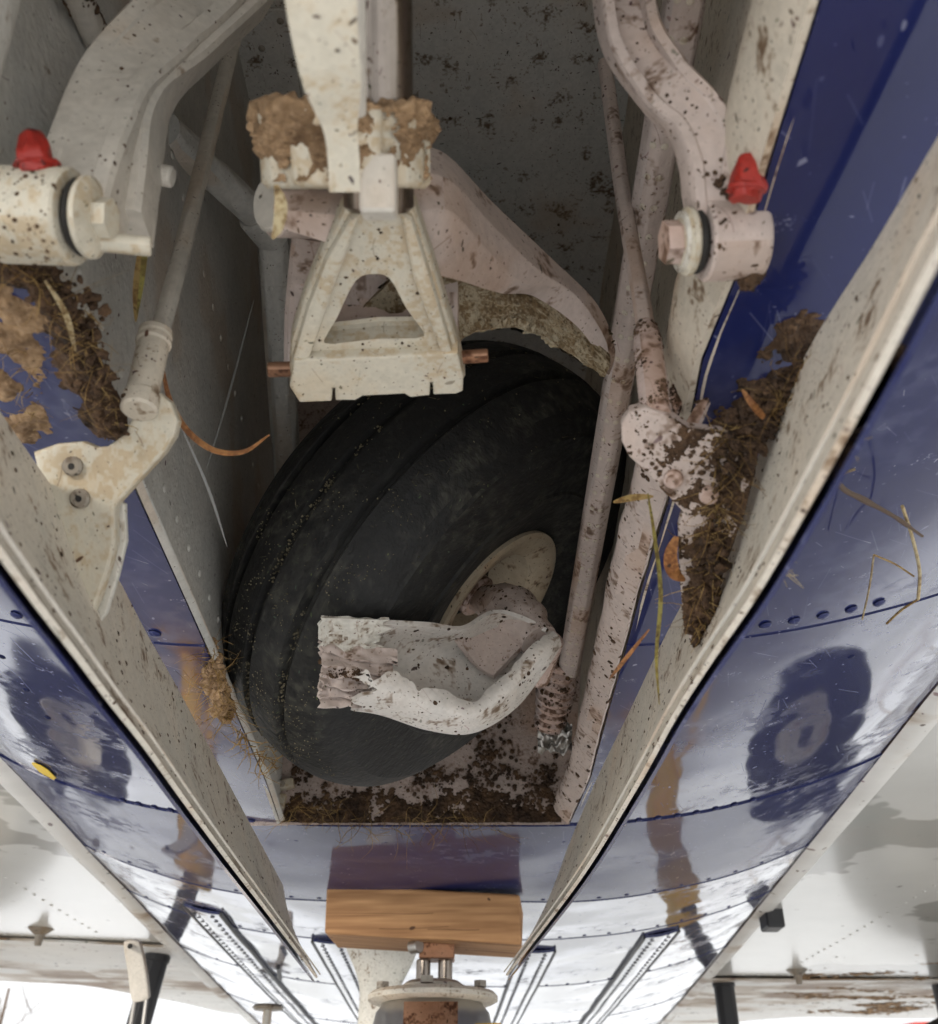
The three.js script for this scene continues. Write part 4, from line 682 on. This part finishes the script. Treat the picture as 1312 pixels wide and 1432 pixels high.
  single('root_fibres', fibres([[400, 1135, .97, 12, 0], [560, 1150, .975, 14, 0], [700, 1152, .975, 8, 0]], 110, 20, 0.04, 0.0003), M.straw, 'grass roots hanging over the rear lip of the bay', 'roots', null, 'stuff');
}
const fbm = (p, f, oct = 5) => { let a = 0, w = 0.5; for (let k = 0; k < oct; k++) { a += w * noise(p.x * f + k * 3.7, p.y * f, p.z * f + k); f *= 2.1; w *= 0.55; } return a; };
// a crust of mud on a surface: f(u, v) -> [point, normal]; it shows only where its height rises above the surface, so that it thins out at its edges
function crust(f, nu, nv, height) {
  const P0 = [], H = [];
  for (let j = 0; j <= nv; j++) for (let i = 0; i <= nu; i++) { const [p, n] = f(i / nu, j / nv), h = height(p, i / nu, j / nv); H.push(h); P0.push(p.clone().addScaledVector(n, Math.max(h, -0.0012))); }
  const pos = P0.flatMap((p) => [p.x, p.y, p.z]), idx = [];
  for (let j = 0; j < nv; j++) for (let i = 0; i < nu; i++) { const a = j * (nu + 1) + i, b = a + 1, c = a + nu + 1, d = c + 1; if (Math.max(H[a], H[b], H[c], H[d]) < -0.0003) continue; idx.push(a, b, d, a, d, c); }
  const g = new THREE.BufferGeometry(); g.setAttribute('position', new THREE.Float32BufferAttribute(pos, 3)); g.setIndex(idx); g.computeVertexNormals(); return finish(g);
}
{ // mud plastered on the strut collar and specks on the muddy castings
  const right = v3(1, 0, 0), fw = v3().crossVectors(right, AX);
  const shell = (u, v) => { const a = u * 6.2832, d = right.clone().multiplyScalar(Math.cos(a)).addScaledVector(fw, Math.sin(a)); const r = v < 0.7 ? 0.0303 : lerp(0.0303, 0.014, (v - 0.7) / 0.3), y = v < 0.7 ? lerp(-0.010, 0.0135, v / 0.7) : 0.0138; return [strutC.clone().addScaledVector(d, r).addScaledVector(AX, y), v < 0.66 ? d : v > 0.74 ? AX.clone() : d.clone().add(AX).normalize()]; };
  single('mud_crust', [crust(shell, 260, 90, (p, u, v) => 0.0030 * smooth(0.0, 0.9, v * 1.4) + 0.0085 * fbm(p, 85) + 0.0022 * fbm(p, 420, 3) - 0.0011)], M.mudDry, 'tan mud plastered round the collar of the nose strut', 'mud', null, 'stuff');
  // left side of the mouth, on the blue skin
  const near = (list) => { const q = list.map(([x, y]) => PY(x, y, 0.272)); return (p) => Math.min(...q.map((k) => k.distanceTo(p))); };
  const d1 = near([[-10, 350], [40, 380], [70, 395], [95, 415], [112, 440], [122, 470], [130, 500], [138, 530], [145, 560], [155, 585], [165, 600]]), d2 = near([[-40, 450], [-10, 470], [10, 490], [30, 510], [48, 525], [44, 555], [40, 580], [34, 600], [30, 615], [0, 436], [30, 440], [60, 446], [-10, 540], [0, 570]]);
  const skin = (u, v) => { const h = lerp(0.2, 0.47, v), x = lerp(-0.34, XL(h) + 0.012, u); return [belly(x, h, 0), down]; };
  single('mud_crust', [crust(skin, 240, 300, (p) => 0.011 * smooth(0.034, 0.0, d1(p)) - 0.0055 + 0.008 * fbm(p, 55) + 0.002 * fbm(p, 300, 3))], M.mud, 'dark earth packed along the left edge of the wheel bay mouth', 'mud', null, 'stuff');
  single('mud_crust', [crust(skin, 240, 300, (p) => 0.0085 * smooth(0.026, 0.0, d2(p)) - 0.0056 + 0.0085 * fbm(p.clone().addScalar(3), 50) + 0.0016 * fbm(p, 260, 3))], M.mudDry, 'dry tan earth caked on the blue skin beside the left bay door', 'mud', null, 'stuff');
  // foot of the rear wall
  single('mud_crust', [crust((u, v) => [W(lerp(-0.182, 0.09, u), yMouth + lerp(0.001, 0.14, v), HAFT - 0.006), v3(0, 0, 1)], 340, 180, (p, u, v) => 0.0075 * Math.exp(-v * 5) - 0.0042 + 0.006 * fbm(p, 38) + 0.0035 * fbm(p, 190, 3))], M.mud, 'brown earth packed along the foot of the rear wall of the bay', 'mud', null, 'stuff');
  // mud smeared under the right wing
  single('mud_crust', [crust((u, v) => { const x = lerp(0.75, 1.35, u), h = lerp(2.1, 3.2, v), y = 0.357 - 0.008 * (x - 0.45) - 0.008 * Math.sin(Math.PI * clamp((h - 0.7) / 2.1, 0, 1)) - (h > 2.52 ? 0.004 : 0); return [W(x, y, h), down]; }, 220, 240, (p, u, v) => 0.016 * fbm(v3(p.x * 0.55, p.y, p.z), 9) + 0.006 * fbm(p, 60, 3) - 0.0045 + 0.004 * smooth(0.1, 0.9, u))], M.mudDry, 'brown mud smeared under the right wing near its flap', 'mud', null, 'stuff');
  { // earth smeared over the plate of the right hinge
    const o = [[868, 592], [880, 576], [905, 570], [936, 582], [962, 600], [1010, 606], [1062, 618], [1056, 660], [1040, 720], [1018, 780], [1000, 840], [984, 900], [968, 905], [956, 870], [950, 800], [948, 740], [954, 716], [930, 690], [905, 662], [880, 640], [869, 618]];
    const inside = (x, y) => { let c = false; for (let i = 0, j = o.length - 1; i < o.length; j = i++) if ((o[i][1] > y) !== (o[j][1] > y) && x < (o[j][0] - o[i][0]) * (y - o[i][1]) / (o[j][1] - o[i][1]) + o[i][0]) c = !c; return c; };
    const a = P(960, 650, 0.42), n = v3().crossVectors(P(1050, 650, 0.415).sub(a), P(985, 860, 0.455).sub(a)).normalize(); if (n.dot(toCam(a)) < 0) n.negate();
    const px = (u) => lerp(866, 1064, u), py = (v) => lerp(568, 906, v);
    single('mud_crust', [crust((u, v) => { const d = P(px(u), py(v), 1).sub(CAM); return [d.multiplyScalar(a.clone().sub(CAM).dot(n) / d.dot(n)).add(CAM), n]; }, 220, 340, (p, u, v) => (inside(px(u), py(v)) ? 0.0036 * (u - 0.45) + 0.0048 * fbm(p, 75) + 0.0026 * fbm(p, 330, 3) - 0.0001 : -0.002))], M.mud, 'earth smeared over the plate of the right gooseneck hinge', 'mud', null, 'stuff');
  }
  // on the right hinge and the door fold
  const d3 = near([[1130, 500], [1090, 560], [1060, 590], [1030, 620], [1012, 640], [1010, 690]]);
  single('mud_crust', [crust((u, v) => { const h = lerp(0.24, 0.42, v), x = lerp(XR(h) - 0.004, XR(h) + 0.06, u); return [belly(x, h, 0), down]; }, 140, 240, (p) => 0.013 * smooth(0.034, 0.0, d3(p)) - 0.0072 + 0.014 * fbm(p, 48) + 0.002 * fbm(p, 300, 3))], M.mud, 'dark earth filling the corner between the right door and the belly skin', 'mud', null, 'stuff');
  const spatterOn = (name, n, s, lo, hi, mat, label, keep) => {
    srand(s); const rand = Math.random; Math.random = rnd; const out = [];
    plane_.updateMatrixWorld(true);
    for (const m of keep) { m.updateWorldMatrix(true, false); const sm = new MeshSurfaceSampler(m).build(), p = v3(), nn = v3(); for (let i = 0; i < n; i++) { sm.sample(p, nn); p.applyMatrix4(m.matrixWorld); if (nn.dot(v3().subVectors(CAM, p)) < 0) continue; if (noise(p.x * 60, p.y * 60, p.z * 60) < -0.05) continue; out.push(lump(p, lo + (hi - lo) * Math.pow(rnd(), 3), crumbBase, 0.55, nn)); } }
    Math.random = rand; single(name, out, mat, label, 'mud', null, 'stuff');
  };
  const find = (n) => { const o = []; scene.traverse((c) => c.isMesh && c.name === n && o.push(c)); return o; };
  spatterOn('mud_spatter', 1500, 41, 0.0002, 0.0012, M.mud, 'brown specks of mud on the right hinge and push rod end', [find('gooseneck_hinge')[1], find('rod_end')[1], find('hinge_web')[0]]);
  spatterOn('mud_spatter', 520, 42, 0.0002, 0.0010, M.mud, 'small dark mud specks on the gear arms and strut castings', [...find('gear_arm'), ...find('pivot_barrel'), ...find('torque_link')]);
  spatterOn('mud_spatter', 1500, 43, 0.0003, 0.0013, M.mud, 'dark mud specks along the open bay doors', [leftDoor, rightDoor]);
  spatterOn('mud_spatter', 420, 44, 0.0006, 0.0026, M.mud, 'mud specks thrown on the roof of the bay', find('bay_roof'));
  spatterOn('mud_spatter', 700, 46, 0.0003, 0.0017, M.mud, 'dark mud specks on the broken fork stump', [find('broken_fork')[0], find('fork_knuckle')[0], find('crumpled_layer')[2]]);
  spatterOn('mud_spatter', 500, 45, 0.0005, 0.0026, M.mud, 'mud splashes along the folded lips and tubes at the right of the bay', [find('bay_lip')[0], find('brace_tube')[0], find('tube_end_boot')[0]]);
}
const blade = (pts, w, mat, name, label, category = 'grass blade') => single(name, sweep(pts, (t) => { const q = w * Math.pow(Math.sin(Math.PI * clamp(0.04 + t * 0.94, 0, 1)), 0.6); return [[-q, 0], [0, -q * 0.18], [q, 0], [0, q * 0.25]]; }, { n: 40, up: toCam(pts[1]), crease: 1 }), mat, label, category);
blade([P(226, 505, .44), P(238, 560, .45), P(262, 602, .455), P(300, 630, .455), P(340, 632, .455), P(377, 608, .452)], 0.0014, M.leafBrown, 'dry_grass', 'curled orange-brown grass blade sticking out behind the left hinge');
blade([P(216, 186, .405), P(214, 240, .405), P(206, 320, .41), P(199, 390, .425), P(192, 440, .44)], 0.0013, M.strawGreen, 'reed', 'yellow-green reed hanging past the bolt of the left gear arm', 'reed');
blade([P(200, 330, .43), P(192, 400, .44), P(190, 450, .45)], 0.0018, M.straw, 'dry_grass', 'brown dry blade beside the yellow-green reed');
blade([P(386, 258, .332), P(393, 285, .332), P(389, 318, .334), P(381, 334, .336)], 0.0021, M.strawPale, 'straw', 'short pale straw dangling below the strut collar', 'straw');
blade([P(906, 690, .44), P(914, 740, .45), P(924, 830, .455), P(918, 920, .46), P(922, 985, .46)], 0.0010, M.strawGreen, 'grass_stalk', 'green-yellow grass stalk hanging below the right hinge', 'grass stalk');
blade([P(946, 750, .43), P(938, 775, .43), P(942, 800, .435), P(958, 812, .44)], 0.0030, M.leafBrown, 'dead_leaf', 'orange dead leaf stuck beside the right hinge', 'leaf');
blade([P(858, 702, .47), P(885, 696, .46), P(914, 694, .45)], 0.0016, M.straw, 'dry_grass', 'yellow dry blade sticking out left of the right hinge');
blade([P(908, 880, .46), P(880, 915, .47), P(852, 950, .50)], 0.0010, M.leafBrown, 'dry_grass', 'thin reddish blade curving away from the green-yellow stalk');
blade([P(1038, 545, .395), P(1056, 570, .395), P(1076, 592, .40)], 0.0014, M.leafBrown, 'dry_grass', 'short orange blade stuck in the earth on the right');
blade([P(255, 600, .47), P(290, 680, .52), P(318, 765, .60)], 0.0007, M.web, 'spider_thread', 'pale thread stretched across the left bay wall', 'thread');
blade([P(355, 420, .66), P(318, 560, .57), P(288, 660, .52)], 0.0006, M.web, 'spider_thread', 'pale thread running up from the grass blade to the roof', 'thread');
blade([P(63, 392, .36), P(90, 435, .37), P(106, 492, .39)], 0.0011, M.strawPale, 'straw', 'white bent straw lying on the earth below the left barrel', 'straw');
{ // twig and straws caught outside the right door
  const yb = (px, py) => PY(px, py, 0.255);
  const t = thing('twig', 'dark bare twig poking from under the right door edge', 'twig', yb(1158, 655));
  part(t, 'twig_stem', tube([yb(1157, 652), yb(1180, 684), yb(1206, 698), yb(1250, 722), yb(1290, 750)], (q) => lerp(0.0016, 0.0007, q) + 0.0004 * Math.max(0, Math.sin(q * 18)), 40, 8), M.twig);
  part(t, 'twig_spur', tube([yb(1175, 668), yb(1185, 660), yb(1196, 656)], 0.0006, 8, 6), M.strawPale);
  const s = (pts, r, mat, label) => single('straw', tube(pts.map(([a, b]) => PY(a, b, 0.258)), r, 24, 6), mat, label, 'straw');
  s([[1262, 708], [1276, 752], [1286, 800], [1284, 838]], 0.0009, M.strawPale, 'bent pale straw hanging over the scuffed blue skin at right');
  s([[1284, 838], [1262, 852], [1240, 872]], 0.0007, M.straw, 'lower brown end of straw beside the rivet seam at right');
  s([[1222, 776], [1216, 820], [1206, 866]], 0.0005, M.strawPale, 'thin upright straw left of the bent pale straw');
  s([[1222, 776], [1250, 788], [1278, 806]], 0.0005, M.straw, 'thin straw crossing between the upright and the bent straws');
  for (const [x, y, n, sd, label] of [[1178, 612, 7, 5, 'small tuft of dry grass above the twig on the right door edge'], [1084, 790, 9, 6, 'small tuft of dry grass low on the right door edge']]) { srand(sd); const list = []; for (let i = 0; i < n; i++) { const a = PY(x + rr(-10, 6), y + rr(-14, 14), 0.185), b = PY(x + rr(8, 42), y + rr(-12, 34), 0.20); list.push(fibre(a, b, v3(0, rr(-0.002, 0.002), 0), 0.0005)); } single('grass_tuft', list, M.strawPale, label, 'grass tuft', null, 'stuff'); }
}

// ---------------------------------------------------------------- far off: bare trees and a red awning
function tree(x, h, H, s, label) {
  srand(s); const base = v3(x, 0, -h), t = thing('bare_tree', label, 'tree', base, null);
  const trunkTop = v3(x + rr(-0.4, 0.4), H * 0.62, -h);
  part(t, 'trunk', tube([base, base.clone().lerp(trunkTop, 0.5).add(v3(rr(-0.2, 0.2), 0, 0)), trunkTop], (q) => lerp(0.10, 0.04, q), 10, 8), M.twig);
  const br = []; const grow = (a, d, L, r, k) => { const b = a.clone().addScaledVector(d, L); br.push(tube([a, a.clone().lerp(b, 0.5).add(v3(rr(-1, 1), rr(-1, 1), rr(-1, 1)).multiplyScalar(L * 0.06)), b], (q) => lerp(r, r * 0.5, q), 4, 5)); if (k) for (let i = 0; i < 4; i++) grow(a.clone().lerp(b, rr(0.35, 1)), d.clone().add(v3(rr(-0.8, 0.8), rr(-0.2, 0.6), rr(-0.8, 0.8))).normalize(), L * rr(0.45, 0.7), r * 0.55, k - 1); };
  for (let i = 0; i < 3; i++) grow(base.clone().lerp(trunkTop, rr(0.35, 1)), v3(rr(-1, 1), rr(0.5, 1.2), rr(-1, 1)).normalize(), H * rr(0.18, 0.3), 0.02, 1);
  part(t, 'crown', br, M.twig, { kind: 'stuff' });
}
tree(-14.6, 36, 8.2, 51, 'bare tree far off at the left edge below the wing');
{
  const c = v3(5.45, 0, -10.2), t = thing('red_awning', 'red sheet awning on posts far off beyond the right wing', 'awning', c);
  part(t, 'awning_sheet', sheet((u, v) => v3(c.x + lerp(-1.45, 1.6, u), 1.46 + 0.10 * u + 0.05 * v, c.z - v * 1.6), 8, 6, 0.02, v3(c.x, 8, c.z)), M.red);
  part(t, 'awning_valance', sheet((u, v) => v3(c.x + lerp(-1.45, 1.6, u), 1.46 + 0.10 * u - 0.24 * v, c.z + 0.01), 8, 2, 0.01), M.red);
  for (const [dx, dz] of [[-1.35, -0.05], [1.5, -0.05], [-1.35, -1.55], [1.5, -1.55]]) part(t, 'awning_post', rod(v3(c.x + dx, 0, c.z + dz), v3(c.x + dx, 1.42, c.z + dz), 0.03, 12), M.steel);
}
renderer.render(scene, camera);
